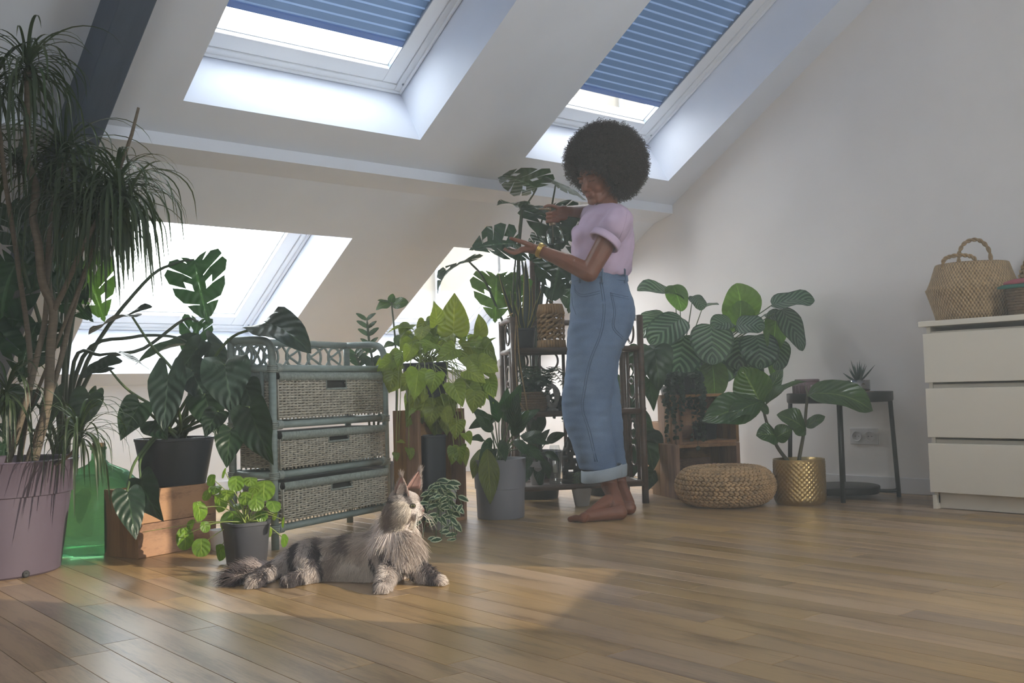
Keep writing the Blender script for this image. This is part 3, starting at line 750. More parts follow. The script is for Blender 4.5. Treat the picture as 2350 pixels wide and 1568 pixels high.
# ---- brown rattan shelf
m_bam = mat('brown_rattan', '#4f3b30', .45, .3, 18, (1, 1, 3), .15, 90); m_bam2 = mat('brown_rattan_ring', '#2e221b', .6)
SF = fl(1482, 1155); sx_, sy_, _ = axes(-40 + 11); SW, SD, SH = .62, .30, .90
SX = -sx_; SO = SF + SX * SW      # front left foot
def sp(x, y, z): return SO + sx_ * x + sy_ * y + Z3 * z
t = thing('rattan_shelf', sp(SW / 2, SD / 2, 0), 'dark brown three-tier rattan shelf standing behind the woman', 'shelf')
SHELF = t; SZ = (.095, .44, .742)
for x, y in ((0, 0), (SW, 0), (0, SD), (SW, SD)):
    b = MB(); n_ = 7
    for k in range(n_ * 4 + 1): pass
    zz = [0]; rr = [.0165]
    for k in range(1, 4):
        z = SH * k / 4; zz += [z - .008, z, z + .008]; rr += [.016, .0185, .016]
    zz.append(SH); rr.append(.0165)
    b.tube([sp(x, y, z) for z in zz], rr, 12); b.build('post', m_bam, t, True)
for z in SZ:
    for p, q in (((0, 0), (SW, 0)), ((0, SD), (SW, SD)), ((0, 0), (0, SD)), ((SW, 0), (SW, SD))):
        b = MB(); b.tube([sp(*p, z), sp(*q, z)], .0135, 10); b.build('rail', m_bam, t, True)
    for k in range(9):
        b = MB(); yy = .02 + (SD - .04) * k / 8; b.box(sp(SW / 2, yy, z + .004), (SW - .01, .026, .008), (sx_, sy_, Z3)); b.build('slat', m_bam, t, bevel=.002)
for x in (0, SW):
    b = MB(); b.tube(smooth_path([sp(x, 0, SH - .01), sp(x, SD * .5, SH - .006), sp(x, SD, SH - .01)], 5), .0145, 10); b.build('side_rail', m_bam, t, True)
    for z in (.55, .62, .825):
        b = MB(); b.tube(circle_pts(sp(x, SD * .5, z), .05, sy_, Z3, 26), .0055, 7, True); b.build('loop', m_bam, t, True)
    for y in (SD * .28, SD * .72):
        b = MB(); b.tube([sp(x, y, SZ[0]), sp(x, y, SZ[2])], .009, 8); b.build('side_spindle', m_bam, t, True)
    for z in (.22, .35): 
        b = MB(); b.tube(circle_pts(sp(x, SD * .5, z), .05, sy_, Z3, 26), .0055, 7, True); b.build('loop', m_bam, t, True)
for k in range(3):
    b = MB(); b.tube([sp(SW * (k + 1) / 4, SD, SZ[0]), sp(SW * (k + 1) / 4, SD, SZ[2])], .009, 8); b.build('back_spindle', m_bam, t, True)
for k in range(4):
    b = MB(); b.tube(circle_pts(sp(SW * (k + .5) / 4, SD, .70), .05, sx_, Z3, 26), .0055, 7, True); b.build('loop', m_bam, t, True)
b = MB(); b.tube([sp(0, SD, SH - .01), sp(SW, SD, SH - .01)], .0145, 10); b.build('back_rail', m_bam, t, True)
# ================================================================== leaves
OUT = {
 'heart': [(0, .02), (.10, -.07), (.24, -.11), (.37, -.03), (.41, .15), (.36, .40), (.24, .65), (.10, .86), (0, 1)],
 'alocasia': [(0, .0), (.03, -.13), (.10, -.30), (.20, -.34), (.28, -.16), (.33, .10), (.30, .38), (.20, .66), (.08, .90), (0, 1)],
 'oval': [(0, 0), (.11, .06), (.21, .22), (.25, .42), (.225, .64), (.13, .86), (0, 1)],
 'round': [(0, 0), (.20, -.02), (.38, .09), (.46, .30), (.445, .55), (.33, .80), (.15, .95), (0, 1)],
 'disc': [(0, -.33), (.26, -.30), (.46, -.06), (.50, .20), (.42, .46), (.22, .64), (0, .67)],
 'lance': [(0, 0), (.06, .08), (.12, .28), (.14, .45), (.115, .65), (.055, .86), (0, 1)],
 'zz': [(0, 0), (.12, .1), (.19, .35), (.17, .65), (.08, .9), (0, 1)],
}
def catmull(P, m):
    P = [Vector((*p, 0)) for p in P]; Q = smooth_path(P, m); return [(q.x, q.y) for q in Q]
def leaf_mesh(kind, m, droop=.6, fold=.15, wave=.03, twist=0., seed=0, nu=3, dense=2):
    rg = random.Random(seed); b = MB(); b.uv = []
    if kind == 'monstera':
        fing = 4; E = catmull(OUT['heart'], 8); tl = []
        def edge(t):
            i = min(int(t * (len(E) - 1)), len(E) - 2); f_ = t * (len(E) - 1) - i; return lerp(E[i][0], E[i + 1][0], f_) * 1.12, lerp(E[i][1], E[i + 1][1], f_)
        rows = [(0, 1), (.10, 1), (.2, 1)]; t0 = .24
        for k in range(fing):
            t1 = t0 + .168; rows += [(t0, .46), (t0 + .012, .93), ((t0 + t1) / 2, 1.03), (t1 - .012, .97), (t1 - .001, .46)]; t0 = t1 + .004
        rows += [(t0, .7), (.95, .9), (1, 1)]; cols = (0, .22, .45, .75, 1.0)
        for sd in (-1, 1):
            base = len(b.v)
            for j, (t, mm) in enumerate(rows):
                ex, ey = edge(t); ry = t ** 1.15
                for u in cols:
                    uu = u * mm if u > .3 else u * min(1, mm + .3)
                    lag = .06 * u * u if mm < .9 else 0
                    x = sd * ex * uu; y = lerp(ry, ey, uu * .9 + .1 * u) + lag * 0
                    b.v.append(Vector((x, y, 0))); b.uv.append((.5 + sd * .5 * uu, max(0, y)))
            n_ = len(cols)
            for j in range(len(rows) - 1):
                for c_ in range(n_ - 1):
                    gap = rows[j][1] < .5 and rows[j + 1][1] < .5
                    hole = (c_ == 1 and 5 <= j <= 16 and j % 5 == 0 and (j // 5 + seed) % 2 == 0)
                    if (gap and c_ >= 2) or hole: continue
                    q = base + j * n_ + c_; fc = (q, q + 1, q + n_ + 1, q + n_)
                    b.f.append(fc if sd > 0 else fc[::-1])
    else:
        E = catmull(OUT[kind], dense); n_ = len(E); y0, y1 = E[0][1], E[-1][1]; cols = [i / nu for i in range(-nu, nu + 1)]
        for j, (ex, ey) in enumerate(E):
            t = j / (n_ - 1); ry = lerp(y0, y1, t)
            for u in cols:
                b.v.append(Vector((ex * u, lerp(ry, ey, abs(u)), 0))); b.uv.append((.5 + .5 * u, t if kind == 'disc' else max(0, min(1, lerp(ry, ey, abs(u))))))
        w_ = len(cols)
        for j in range(n_ - 1):
            for c_ in range(w_ - 1): q = j * w_ + c_; b.f.append((q, q + 1, q + w_ + 1, q + w_))
    ph = rg.uniform(0, 6)
    for v in b.v:
        ax = abs(v.x); z = fold * ax + wave * math.sin(v.y * 9 + ph + (2 if v.x > 0 else 0)) * min(1, ax * 4) + (rg.uniform(-1, 1) * .004)
        x, y = v.x, v.y
        if twist: a = twist * y; x, z = x * math.cos(a) - z * math.sin(a), x * math.sin(a) + z * math.cos(a)
        if droop:
            k = droop; a = k * y; R = 1 / k - z * 0
            y, z = math.sin(a) / k + z * math.sin(a), -(1 - math.cos(a)) / k + z * math.cos(a)
        v.x, v.y, v.z = x, y, z
    tp = Vector((0, math.sin(droop * y1_of(kind)) / droop if droop else y1_of(kind), -(1 - math.cos(droop * y1_of(kind))) / droop if droop else 0))
    me = b.mesh('leaf', m, True); TIP[me.name] = tp
    return me
TIP = {}
def y1_of(k): return .67 if k == 'disc' else 1.0
LIB = {}
def leafset(key, kind, m, n=4, droop=(.2, 1.0), fold=(.05, .3), wave=(.01, .04), twist=.3, **kw):
    LIB[key] = [leaf_mesh(kind, m, lerp(droop[0], droop[1], i / max(1, n - 1)) + .01, lerp(fold[0], fold[1], (i * .37) % 1), lerp(wave[0], wave[1], (i * .61) % 1), random.Random(i).uniform(-twist, twist), i, **kw) for i in range(n)]
def nvec(h): return -FW * h[0] + Z3 * h[1] + RT * h[2]
def leaf(key, base, tip, hint, wf, par, var=None, name='leaf'):
    me = LIB[key][(var if var is not None else int(rnd() * 99)) % len(LIB[key])]; T = TIP[me.name]
    d = Vector(tip) - Vector(base); L = d.length; Y = d / L; n = nvec(hint) if not isinstance(hint, Vector) else hint
    Zv = n - Y * n.dot(Y)
    if Zv.length < 1e-4: Zv = Y.orthogonal()
    Zv.normalize(); Xv = Y.cross(Zv); s = L / T.length
    B = Matrix(((Xv.x, Y.x, Zv.x), (Xv.y, Y.y, Zv.y), (Xv.z, Y.z, Zv.z)))
    a = math.atan2(T.z, T.y); Rm = Matrix.Rotation(-a, 3, 'X'); S = Matrix.Diagonal((s * wf, s, s))
    return place(name, me, par, Matrix.Translation(Vector(base)) @ (B @ Rm @ S).to_4x4())
def stem(par, pts, r0, r1, m, name='stem', n=6, k=5):
    P = smooth_path(pts, k); q = MB(); q.tube(P, [lerp(r0, r1, i / (len(P) - 1)) for i in range(len(P))], n); return q.build(name, m, par, True)
def arch(a, b, lift): return [a, lerp(a, b, .5) + Z3 * lift, b]
def pot(par, c, r0, r1, h, m, rim=.012, soil=True, sq=0., n=40, wall=.006, band=None, foot=0.):
    p = [(r0 * .6, 0), (r0 - .003, 0), (r0, .004)]
    if band: z, rr = band; p += [(lerp(r0, r1, z / h), z - .001), (lerp(r0, r1, z / h) + rr, z), ]
    off = band[1] if band else 0
    p += [(r1 + off, h - rim), (r1 + off + rim * .18, h - rim + .002) if rim else (r1, h), (r1 + off + rim * .18, h), (r1 + off - wall, h), (r1 + off - wall - .003, h - .02), (r1 * .9 + off - wall, h * .55)]
    q = MB(); q.lathe(p, c, n, None, True, False, sq); o = q.build('pot', m, par, True, auto=35)
    if soil:
        q = MB(); rr = (r1 + off - wall - .001)
        q.lathe([(rr, h - .03), (rr * .7, h - .022), (rr * .3, h - .025), (.001, h - .02)], c, max(16, n // 2), None, False, False, sq); q.build('soil', m_soil, par, True)
    return o
m_soil = mat('potting_soil', '#2a211a', .95, .4, 60, bump=.8, bscale=120)
g_stem = mat('green_stem', '#4c6135', .5, .2, 20); g_dark = mat('dark_stem', '#3c4a33', .5, .2, 20); g_cane = mat('cane_bark', '#6a5e50', .8, .25, 25, (1, 1, 6), .4, 90); g_lite = mat('pale_stem', '#8c9a4e', .5, .15, 20)
leafset('mon', 'monstera', leafmat('monstera_leaf', '#28452e', None, trans=.30, rough=.32, freq=7), 5, (.3, 1.3), (.0, .35), (.02, .05))
leafset('monl', 'monstera', leafmat('monstera_leaf_backlit', '#4f7033', None, trans=.45, rough=.4, freq=7), 3, (.3, 1.0), (.0, .3), (.02, .05))  # backlight put into the colour: lighter green for leaves lit from behind
leafset('alo', 'alocasia', leafmat('elephant_ear_leaf', '#2d4036', '#4d6254', trans=.20, rough=.34, freq=5, bump=.4), 5, (.1, 1.0), (.05, .35), (.03, .07), .25)
leafset('phil', 'heart', leafmat('philodendron_leaf', '#2b4430', '#446040', trans=.28, rough=.36, freq=5, bump=.35), 5, (.1, .9), (.05, .3), (.02, .05), .2)
leafset('pothos', 'heart', leafmat('golden_pothos_leaf', '#7c8f2d', '#9aa848', trans=.40, rough=.38, freq=6, bump=.4, randv=.5, tcol=(1.5, 1.5, .7)), 5, (.2, 1.2), (.0, .35), (.01, .05), .4)
leafset('pilea', 'disc', leafmat('pilea_leaf', '#6f8f2f', '#9db453', trans=.42, rough=.33, freq=4, bump=.3), 4, (.2, .9), (.0, .2), (.01, .03), .1)
leafset('cal', 'round', leafmat('calathea_leaf', '#31503a', None, 'stripe', .25, .36, freq=7.5, silver='#6c8672', bump=.35), 5, (.3, 1.3), (.0, .3), (.02, .06), .3, nu=4)
leafset('callite', 'round', leafmat('calathea_leaf_underside', '#5f7e3d', None, 'vein', .45, .5, freq=7.5, bump=.3), 3, (.3, .9), (.0, .3), (.02, .06), .3)
leafset('rub', 'oval', leafmat('ficus_leaf', '#40602f', '#6f8a50', trans=.28, rough=.24, freq=9, bump=.35), 5, (.2, 1.2), (.1, .4), (.02, .06), .35)
leafset('lily', 'lance', leafmat('peace_lily_leaf', '#2c4b2c', '#47663d', trans=.25, rough=.32, freq=10, bump=.5), 5, (.4, 1.8), (.1, .35), (.02, .06), .3)
leafset('lilyy', 'lance', leafmat('yellowing_lily_leaf', '#6b7a28', '#94993f', trans=.35, rough=.4, freq=10, bump=.5), 2, (.2, .5), (.0, .2), (.02, .05), .2)
leafset('zz', 'zz', leafmat('glossy_small_leaf', '#33533a', '#54724d', trans=.2, rough=.3, freq=7, bump=.3), 3, (.2, .8), (.1, .3), (.0, .02), .2, nu=1, dense=1)
leafset('vari', 'zz', leafmat('variegated_leaf', '#3f6440', None, 'edge', .3, .4, silver='#c6cdb4', bump=.2), 4, (.3, 1.2), (.1, .3), (.01, .04), .4, nu=4, dense=2)
leafset('ivy', 'round', leafmat('tiny_leaf', '#2c4333', None, trans=.2, rough=.35, freq=3, bump=.1), 2, (.3, .8), (.1, .3), (.0, .02), .2, nu=1, dense=1)
# ================================================================== plants
def rdir(el0, el1, rg=random):
    a = rg.uniform(0, 2 * math.pi); e = math.radians(rg.uniform(el0, el1)); return Vector((math.cos(a) * math.cos(e), math.sin(a) * math.cos(e), math.sin(e)))
# ---- dracaena in the mauve tub
m_mauve = mat('mauve_plastic', '#5a4f5d', .5, .04, 4, bump=.03, bscale=250)
pc = Vector((.838, 3.732, 0)); t = thing('dracaena', pc, 'tall many-stemmed dracaena with drooping grassy tufts in a big mauve tub', 'potted plant')
q = MB(); q.lathe([(.12, 0), (.196, 0), (.203, .006), (.236, .255), (.2365, .259), (.243, .262), (.262, .368), (.266, .372), (.262, .376), (.252, .372), (.235, .26)], pc, 64); q.build('pot', m_mauve, t, True, auto=35)
q = MB(); q.lathe([(.244, .335), (.12, .35), (.001, .345)], pc, 32, None, False); q.build('soil', m_soil, t, True)
q = MB(); hd = (at(88, 1330, 3.2) - pc); hd.z = 0; hd.normalize(); q.lathe([(.011, 0), (.012, .004), (.007, .006), (.001, .003)], pc + hd * .2025 + Z3 * .012, 12, (hd.cross(Z3), Z3, hd)); q.build('drain_hole', m_hole, t, True)
D0 = 3.40
canes = [[(100, 1075, 0), (108, 930, .02), (116, 800, .03), (122, 712, .03), (98, 650, 0), (88, 560, -.02), (76, 500, 0), (82, 430, .02), (62, 360, -.04), (64, 240, -.14), (63, 160, -.2)],
 [(122, 715, .03), (112, 630, .06), (128, 560, .08), (165, 520, .06), (205, 490, .05)],
 [(122, 715, .03), (150, 660, .0), (180, 590, -.04), (215, 520, -.05), (265, 430, -.06)],
 [(22, 1075, -.06), (55, 940, -.03), (85, 820, .02), (105, 720, .06), (112, 560, .1), (130, 430, .1), (150, 350, .1)],
 [(80, 1075, .06), (130, 860, .08), (165, 720, .1), (200, 610, .12), (240, 520, .12), (215, 440, .12)],
 [(60, 1075, .1), (70, 850, .12), (40, 600, .1), (10, 400, -.04), (-12, 190, -.2)],
 [(150, 1075, -.1), (165, 1040, -.13), (178, 1000, -.15), (182, 985, -.15)],
 [(30, 1075, 0), (22, 980, -.03), (16, 900, -.05)]]
for i, cpts in enumerate(canes):
    P = [at(x, y, D0 + d) for x, y, d in cpts]; r = (.0145, .008, .009, .010, .009, .009, .005, .005)[i]
    if i not in (1, 2): P[0] = Vector((pc.x + (P[0].x - pc.x) * .75, pc.y + (P[0].y - pc.y) * .75, .34))
    stem(t, P, r * 1.15, r * .75, g_cane, 'cane', 8, 6)
m_strap = leafmat('dracaena_leaf', '#3f5238', '#66733f', trans=.3, rough=.35, freq=3, bump=.1, randv=.6)
STR = []
for i in range(8):
    el = math.radians(78 - i * 15); q = MB(); q.uv = []; L = 1.0; ns = 12; p = Vector((0, 0, 0)); e = el; w = .021
    rg = random.Random(i); fall = 2.5 + .7 * rg.random(); sw = rg.uniform(-.25, .25); a_ = 0
    for k in range(ns + 1):
        s = k / ns; ww = w * (0.75 + s if s < .25 else 1 - ((s - .25) / .75) ** 2.2) + .0006
        tg = Vector((math.cos(e) * math.cos(a_), math.cos(e) * math.sin(a_), math.sin(e))); sdv = Vector((-math.sin(a_), math.cos(a_), 0)); up_ = sdv.cross(tg) * -1
        for u in (-1, 0, 1): q.v.append(p + sdv * (ww * u) + up_ * (-.25 * ww * (1 - abs(u)))); q.uv.append((.5 + .5 * u, s))
        p = p + tg * (L / ns); e -= (fall * (1.15 - abs(math.sin(el)) * .35) + .25 * rg.random()) / ns * (0.6 + 1.1 * s); e = max(e, math.radians(-84)); a_ += sw / ns
    for k in range(ns):
        for u in range(2): b0 = k * 3 + u; q.f.append((b0, b0 + 3, b0 + 4, b0 + 1))
    STR.append(q.mesh('strap_leaf', m_strap, True))
tg_rng = random.Random(3)
tufts = [(63, 150, -.2, .28, 40, 1), (-12, 180, -.2, .30, 30, 2), (268, 425, -.06, .30, 52, 0), (205, 480, .05, .30, 34, 2), (150, 345, .1, .34, 36, 2), (215, 440, .12, .30, 30, 1), (182, 985, -.15, .22, 40, 1), (16, 895, -.05, .26, 26, 1)]
for x, y, d, L, n_, k0 in tufts:
    c_ = at(x, y, D0 + d)
    for k in range(n_):
        i = min(7, max(0, int(k / n_ * (8 - k0)) + k0)) if k % 6 else max(0, k0 - 1); az = k * 2.39996 + tg_rng.uniform(-.3, .3); s = L * tg_rng.uniform(.75, 1.2)
        me = STR[i]
        place('leaf', me, t, Matrix.Translation(c_ - Z3 * (.012 * k / n_)) @ Matrix.Rotation(az, 4, 'Z') @ Matrix.Diagonal((s, s * .85, s, 1)))
xs_ = MB(); xs_.uv = []      # the finest, uncountable part of the tufts
for x, y, d, L, n_, k0 in tufts + [(120, 400, .12, .34, 40, 3), (240, 470, -.02, .28, 40, 2), (40, 360, .1, .36, 36, 3), (290, 440, -.1, .26, 30, 2)]:
    c_ = at(x, y, D0 + d)
    for k in range(int(n_ * 1.1)):
        me = STR[min(7, int(tg_rng.uniform(1, 8)))]; s = L * tg_rng.uniform(.7, 1.45); Mx = Matrix.Translation(c_ - Z3 * tg_rng.uniform(0, .05)) @ Matrix.Rotation(tg_rng.uniform(0, 6.28), 4, 'Z') @ Matrix.Diagonal((s, s * .7, s, 1)); b0 = len(xs_.v)
        xs_.v += [Mx @ v.co for v in me.vertices]; xs_.f += [tuple(b0 + i for i in p.vertices) for p in me.polygons]; xs_.uv += [(.5 + .5 * (i % 3 - 1), (i // 3) / 12) for i in range(len(me.vertices))]
xs_.build('fine_leaves', m_strap, t, True)['kind'] = 'stuff'
q = MB(); q.tube([at(318, 247, D0 - .02), at(302, 310, D0), at(272, 395, D0 + .02), at(190, 640, D0 + .05), Vector((pc.x + .05, pc.y + .06, .34))], [.0045, .006, .006, .006, .006], 7); q.build('stake', g_cane, t, True)
# ---- monstera behind, against the knee wall by the glaring window
m_navy = mat('navy_plastic', '#23262f', .45, .08, 8); m_dgrey = mat('dark_grey_plastic', '#3b3c44', .5, .06, 8)
pc = Vector((1.25, 4.45, 0)); t = thing('monstera', pc, 'big monstera with long arching stalks against the glaring lower window', 'potted plant')
pot(t, pc, .12, .15, .25, m_navy)
D1 = dep_of(pc) - .05
O1 = pc + Z3 * .24
ML = [('mon', 446, 596, 4.25, 478, 742, 4.2, (1, .05, 0), 1.0, 0, [(200, 830), (330, 650), (400, 605)]),
 ('mon', 455, 738, 4.3, 438, 850, 4.3, (1, .3, .1), .75, 1, [(210, 850), (330, 800), (420, 735)]),
 ('phil', 440, 790, 4.2, 310, 838, 4.25, (.4, .9, 0), .45, 2, [(190, 820), (300, 775), (390, 772)]),
 ('mon', 150, 640, 4.1, 215, 740, 4.1, (1, .1, -.3), 1.0, 3, [(150, 900), (140, 760)]),
 ('monl', 190, 600, 4.15, 240, 740, 4.15, (.9, .2, .4), .9, 1, [(150, 900), (170, 720)]),
 ('mon', 40, 600, 3.95, 10, 780, 3.95, (1, .1, 0), 1.1, 4, [(130, 900), (80, 700)]),
 ('mon', 85, 740, 3.9, 45, 880, 3.9, (1, .2, 0), 1.2, 1, [(140, 950), (110, 820)]),
 ('mon', 120, 560, 3.95, 165, 690, 3.95, (1, .1, .2), 1.0, 2, [(150, 850), (120, 650)]),
 ('phil', 130, 890, 3.9, 118, 1010, 3.9, (1, .1, -.6), .8, 3, [(150, 950)]),
 ('phil', 205, 905, 3.9, 165, 1000, 3.85, (1, .2, .4), .85, 1, [(170, 980)]),
 ('phil', 222, 895, 4.0, 185, 965, 4.0, (.6, .3, .8), .5, 1, [(190, 980)]),
 ('phil', 275, 810, 4.05, 345, 850, 4.0, (.05, 1, 0), .5, 0, [(170, 830), (230, 815)]),
 ('mon', 20, 470, 3.72, 60, 600, 3.75, (1, 0, .2), 1.0, 0, [(120, 850), (50, 600)]),
 ('mon', 140, 440, 3.78, 95, 560, 3.8, (1, .1, -.2), 1.0, 3, [(150, 800), (150, 560)]),
 ('phil', 60, 900, 3.85, 20, 1000, 3.8, (1, .4, 0), 1.0, 2, [(120, 980)]),
 ('mon', 30, 985, 3.8, 5, 1060, 3.75, (.8, .5, 0), 1.0, 2, [(110, 1000)])]
for key, bx, by, bd, tx, ty, td, h, wf, var, via in ML:
    B = at(bx, by, bd); leaf(key, B, at(tx, ty, td), h, wf, t, var)
    stem(t, [O1 + rdir(0, 20) * .03] + [at(x, y, lerp(D1, bd, (k + 1) / (len(via) + 1))) for k, (x, y) in enumerate(via)] + [B], .010, .0045, g_dark, 'stalk')
# ---- green glass demijohn
m_gg, _t, _o = nt('green_glass'); _g = N(_t, 'ShaderNodeBsdfGlass'); _g.inputs['Color'].default_value = (.42, .72, .48, 1); _g.inputs['Roughness'].default_value = .03; _g.inputs['IOR'].default_value = 1.35
_tr = N(_t, 'ShaderNodeBsdfTransparent'); _tr.inputs[0].default_value = (.30, .55, .36, 1); _mx = N(_t, 'ShaderNodeMixShader'); _mx.inputs[0].default_value = .55
_t.links.new(_g.outputs[0], _mx.inputs[1]); _t.links.new(_tr.outputs[0], _mx.inputs[2]); _t.links.new(_mx.outputs[0], _o.inputs[0])
pc = fl(228, 1264); t = thing('demijohn', pc, 'large green glass demijohn between the mauve tub and wooden crate', 'glass bottle')
rs = .165; zs_ = .80; prf = [(.05, .012), (.09, .004), (rs * .9, .0), (rs, .02), (rs * 1.02, .10), (rs, .24), (rs * .9, .31), (rs * .62, .37), (.04, .405), (.026, .425), (.024, .47), (.030, .475), (.030, .485), (.02, .486)]; prf = [(r_, z * zs_) for r_, z in prf]
q = MB(); q.lathe(prf, pc + Z3 * .001, 48, None, True); q.build('body', m_gg, t, True)
q = MB(); q.lathe([(.019, .46 * zs_), (.021, .49 * zs_), (.022, .505 * zs_), (.001, .506 * zs_)], pc, 16); q.build('stopper', mat('cork', '#9a7a55', .9, .3, 80), t, True)
# ---- elephant ear in the dark planter on the crate
CRX = Vector((math.cos(math.radians(CR1)), math.sin(math.radians(CR1)), 0)); CRY = Vector((-CRX.y, CRX.x, 0))
pc = c1 + CRX * (d1.length * .69) + CRY * .10 + Z3 * .2405
t = thing('elephant_ear', pc, 'elephant-ear plant with ruffled dark leaves in a black planter on the crate', 'potted plant')
pot(t, pc, .105, .133, .175, m_navy, .012, sq=.35)
O2 = pc + Z3 * .17; DA = dep_of(O2)
AL = [('alo', 300, 722, 3.75, 203, 768, 3.8, (.35, 1, .1), 1.15, 1, [(410, 880), (345, 790)]),
 ('alo', 246, 842, 3.7, 186, 868, 3.75, (.6, .8, 0), 1.2, 2, [(400, 960), (300, 900)]),
 ('alo', 386, 862, 3.45, 376, 990, 3.4, (1, .25, -.1), 1.05, 0, [(415, 980), (400, 900)]),
 ('alo', 516, 838, 3.55, 536, 950, 3.45, (1, .5, .1), 1.3, 3, [(440, 960), (490, 860)]),
 ('alo', 612, 742, 3.75, 714, 812, 3.65, (.8, .55, .25), 1.0, 4, [(440, 900), (520, 785), (580, 755)]),
 ('phil', 572, 935, 3.45, 628, 1068, 3.4, (1, .1, -.25), .82, 1, [(430, 960), (520, 935)]),
 ('phil', 322, 925, 3.5, 276, 1012, 3.45, (1, .2, .1), .95, 1, [(400, 1000), (345, 950)]),
 ('phil', 292, 1128, 3.38, 312, 1240, 3.33, (1, .1, .4), .75, 0, [(370, 985), (310, 1060)]),
 ('phil', 322, 1098, 3.42, 376, 1198, 3.38, (1, .2, -.3), .85, 3, [(375, 990), (325, 1050)]),
 ('alo', 440, 850, 3.65, 478, 930, 3.6, (1, .5, 0), 1.2, 2, [(430, 940)]),
 ('phil', 470, 905, 3.6, 500, 1000, 3.55, (1, .3, 0), 1.0, 2, [(440, 960)]),
 ('phil', 530, 985, 3.6, 520, 1075, 3.55, (1, .1, .2), .9, 4, [(470, 975)]),
 ('alo', 452, 800, 3.8, 405, 870, 3.8, (.9, .5, 0), 1.1, 1, [(435, 900)]),
 ('phil', 355, 965, 3.6, 385, 1010, 3.5, (1, .5, 0), 1.0, 1, [(400, 990)]),
 ('phil', 560, 880, 3.7, 590, 960, 3.65, (1, .4, .2), .9, 1, [(470, 930)]),
 ('alo', 480, 790, 3.85, 530, 860, 3.85, (.7, .9, 0), 1.0, 0, [(450, 880)]),
 ('phil', 500, 945, 3.5, 470, 1005, 3.45, (1, .4, .1), 1.0, 3, [(450, 970)])]
for key, bx, by, bd, tx, ty, td, h, wf, var, via in AL:
    B = at(bx, by, bd); leaf(key, B, at(tx, ty, td), h, wf, t, var)
    stem(t, [O2 + rdir(0, 30) * .04] + [at(x, y, lerp(DA, bd, (k + 1) / (len(via) + 1))) for k, (x, y) in enumerate(via)] + [B], .0075, .0038, g_stem, 'stalk')
# ---- pilea in a dark grey square pot
pc = fl(566, 1296); t = thing('pilea', pc, 'pilea with round bright green leaves in a dark square pot before the rattan cabinet', 'potted plant')
pot(t, pc, .058, .07, .145, m_dgrey, .012, sq=.45)
O3 = pc + Z3 * .135; DP = dep_of(O3)
PL = [(515, 1082, 13, (.5, .3, -.9)), (486, 1098, 15, (.8, .2, -.5)), (542, 1104, 19, (1, .2, .2)), (574, 1100, 17, (.7, .7, .2)), (606, 1118, 27, (.85, .5, .1)), (478, 1132, 15, (.8, .5, -.4)), (504, 1148, 22, (.45, .1, .9)),
 (564, 1138, 17, (.9, .3, .1)), (588, 1150, 19, (.9, .3, .3)), (534, 1190, 29, (.95, .35, .1)), (456, 1166, 24, (.45, .1, .9)), (626, 1156, 18, (.7, .6, .5)), (424, 1228, 27, (.5, .1, .8)), (462, 1250, 22, (1, .1, .2)), (505, 1262, 20, (.35, .1, .9)),
 (615, 1216, 14, (.4, .1, .9)), (650, 1195, 13, (.4, .1, -.9)), (652, 1236, 16, (.3, .0, .95)), (495, 1120, 16, (.6, .7, 0)), (520, 1130, 18, (.7, .6, .2)), (548, 1160, 14, (.5, .8, 0)), (470, 1205, 14, (.6, .2, .7)), (440, 1200, 13, (.7, .3, -.5)), (600, 1180, 15, (.8, .5, .3)), (585, 1120, 14, (.6, .7, 0)), (632, 1182, 10, (.6, .3, -.6))]
for k, (x, y, r, h) in enumerate(PL):
    d = 3.38 + .05 * math.sin(k * 2.3); C0 = at(x, y, d); R_ = r * d / FPX * 1.9; n = nvec(h).normalized(); dn = (Vector((0, 0, -1)) - n * -n.z)
    dn = dn.normalized() if dn.length > .05 else RT
    leaf('pilea', C0, C0 + dn * (R_ * .67), n, 1.0, t, k)
    stem(t, [O3 + rdir(20, 60) * .012, lerp(O3, C0, .5) + Z3 * ru(.005, .03), C0 - n * .002], .0022, .0014, g_lite, 'stalk', 5, 4)
stem(t, [at(440, 1204, 3.36), at(410, 1208, 3.36), at(326, 1222, 3.33)], .0012, .0010, g_lite, 'runner', 5, 4)
wp = fl(508, 1262); t2 = thing('planter', wp, 'small white pot half hidden behind the pilea\'s dark pot', 'pot'); pot(t2, wp, .035, .042, .075, m_sock, .008)
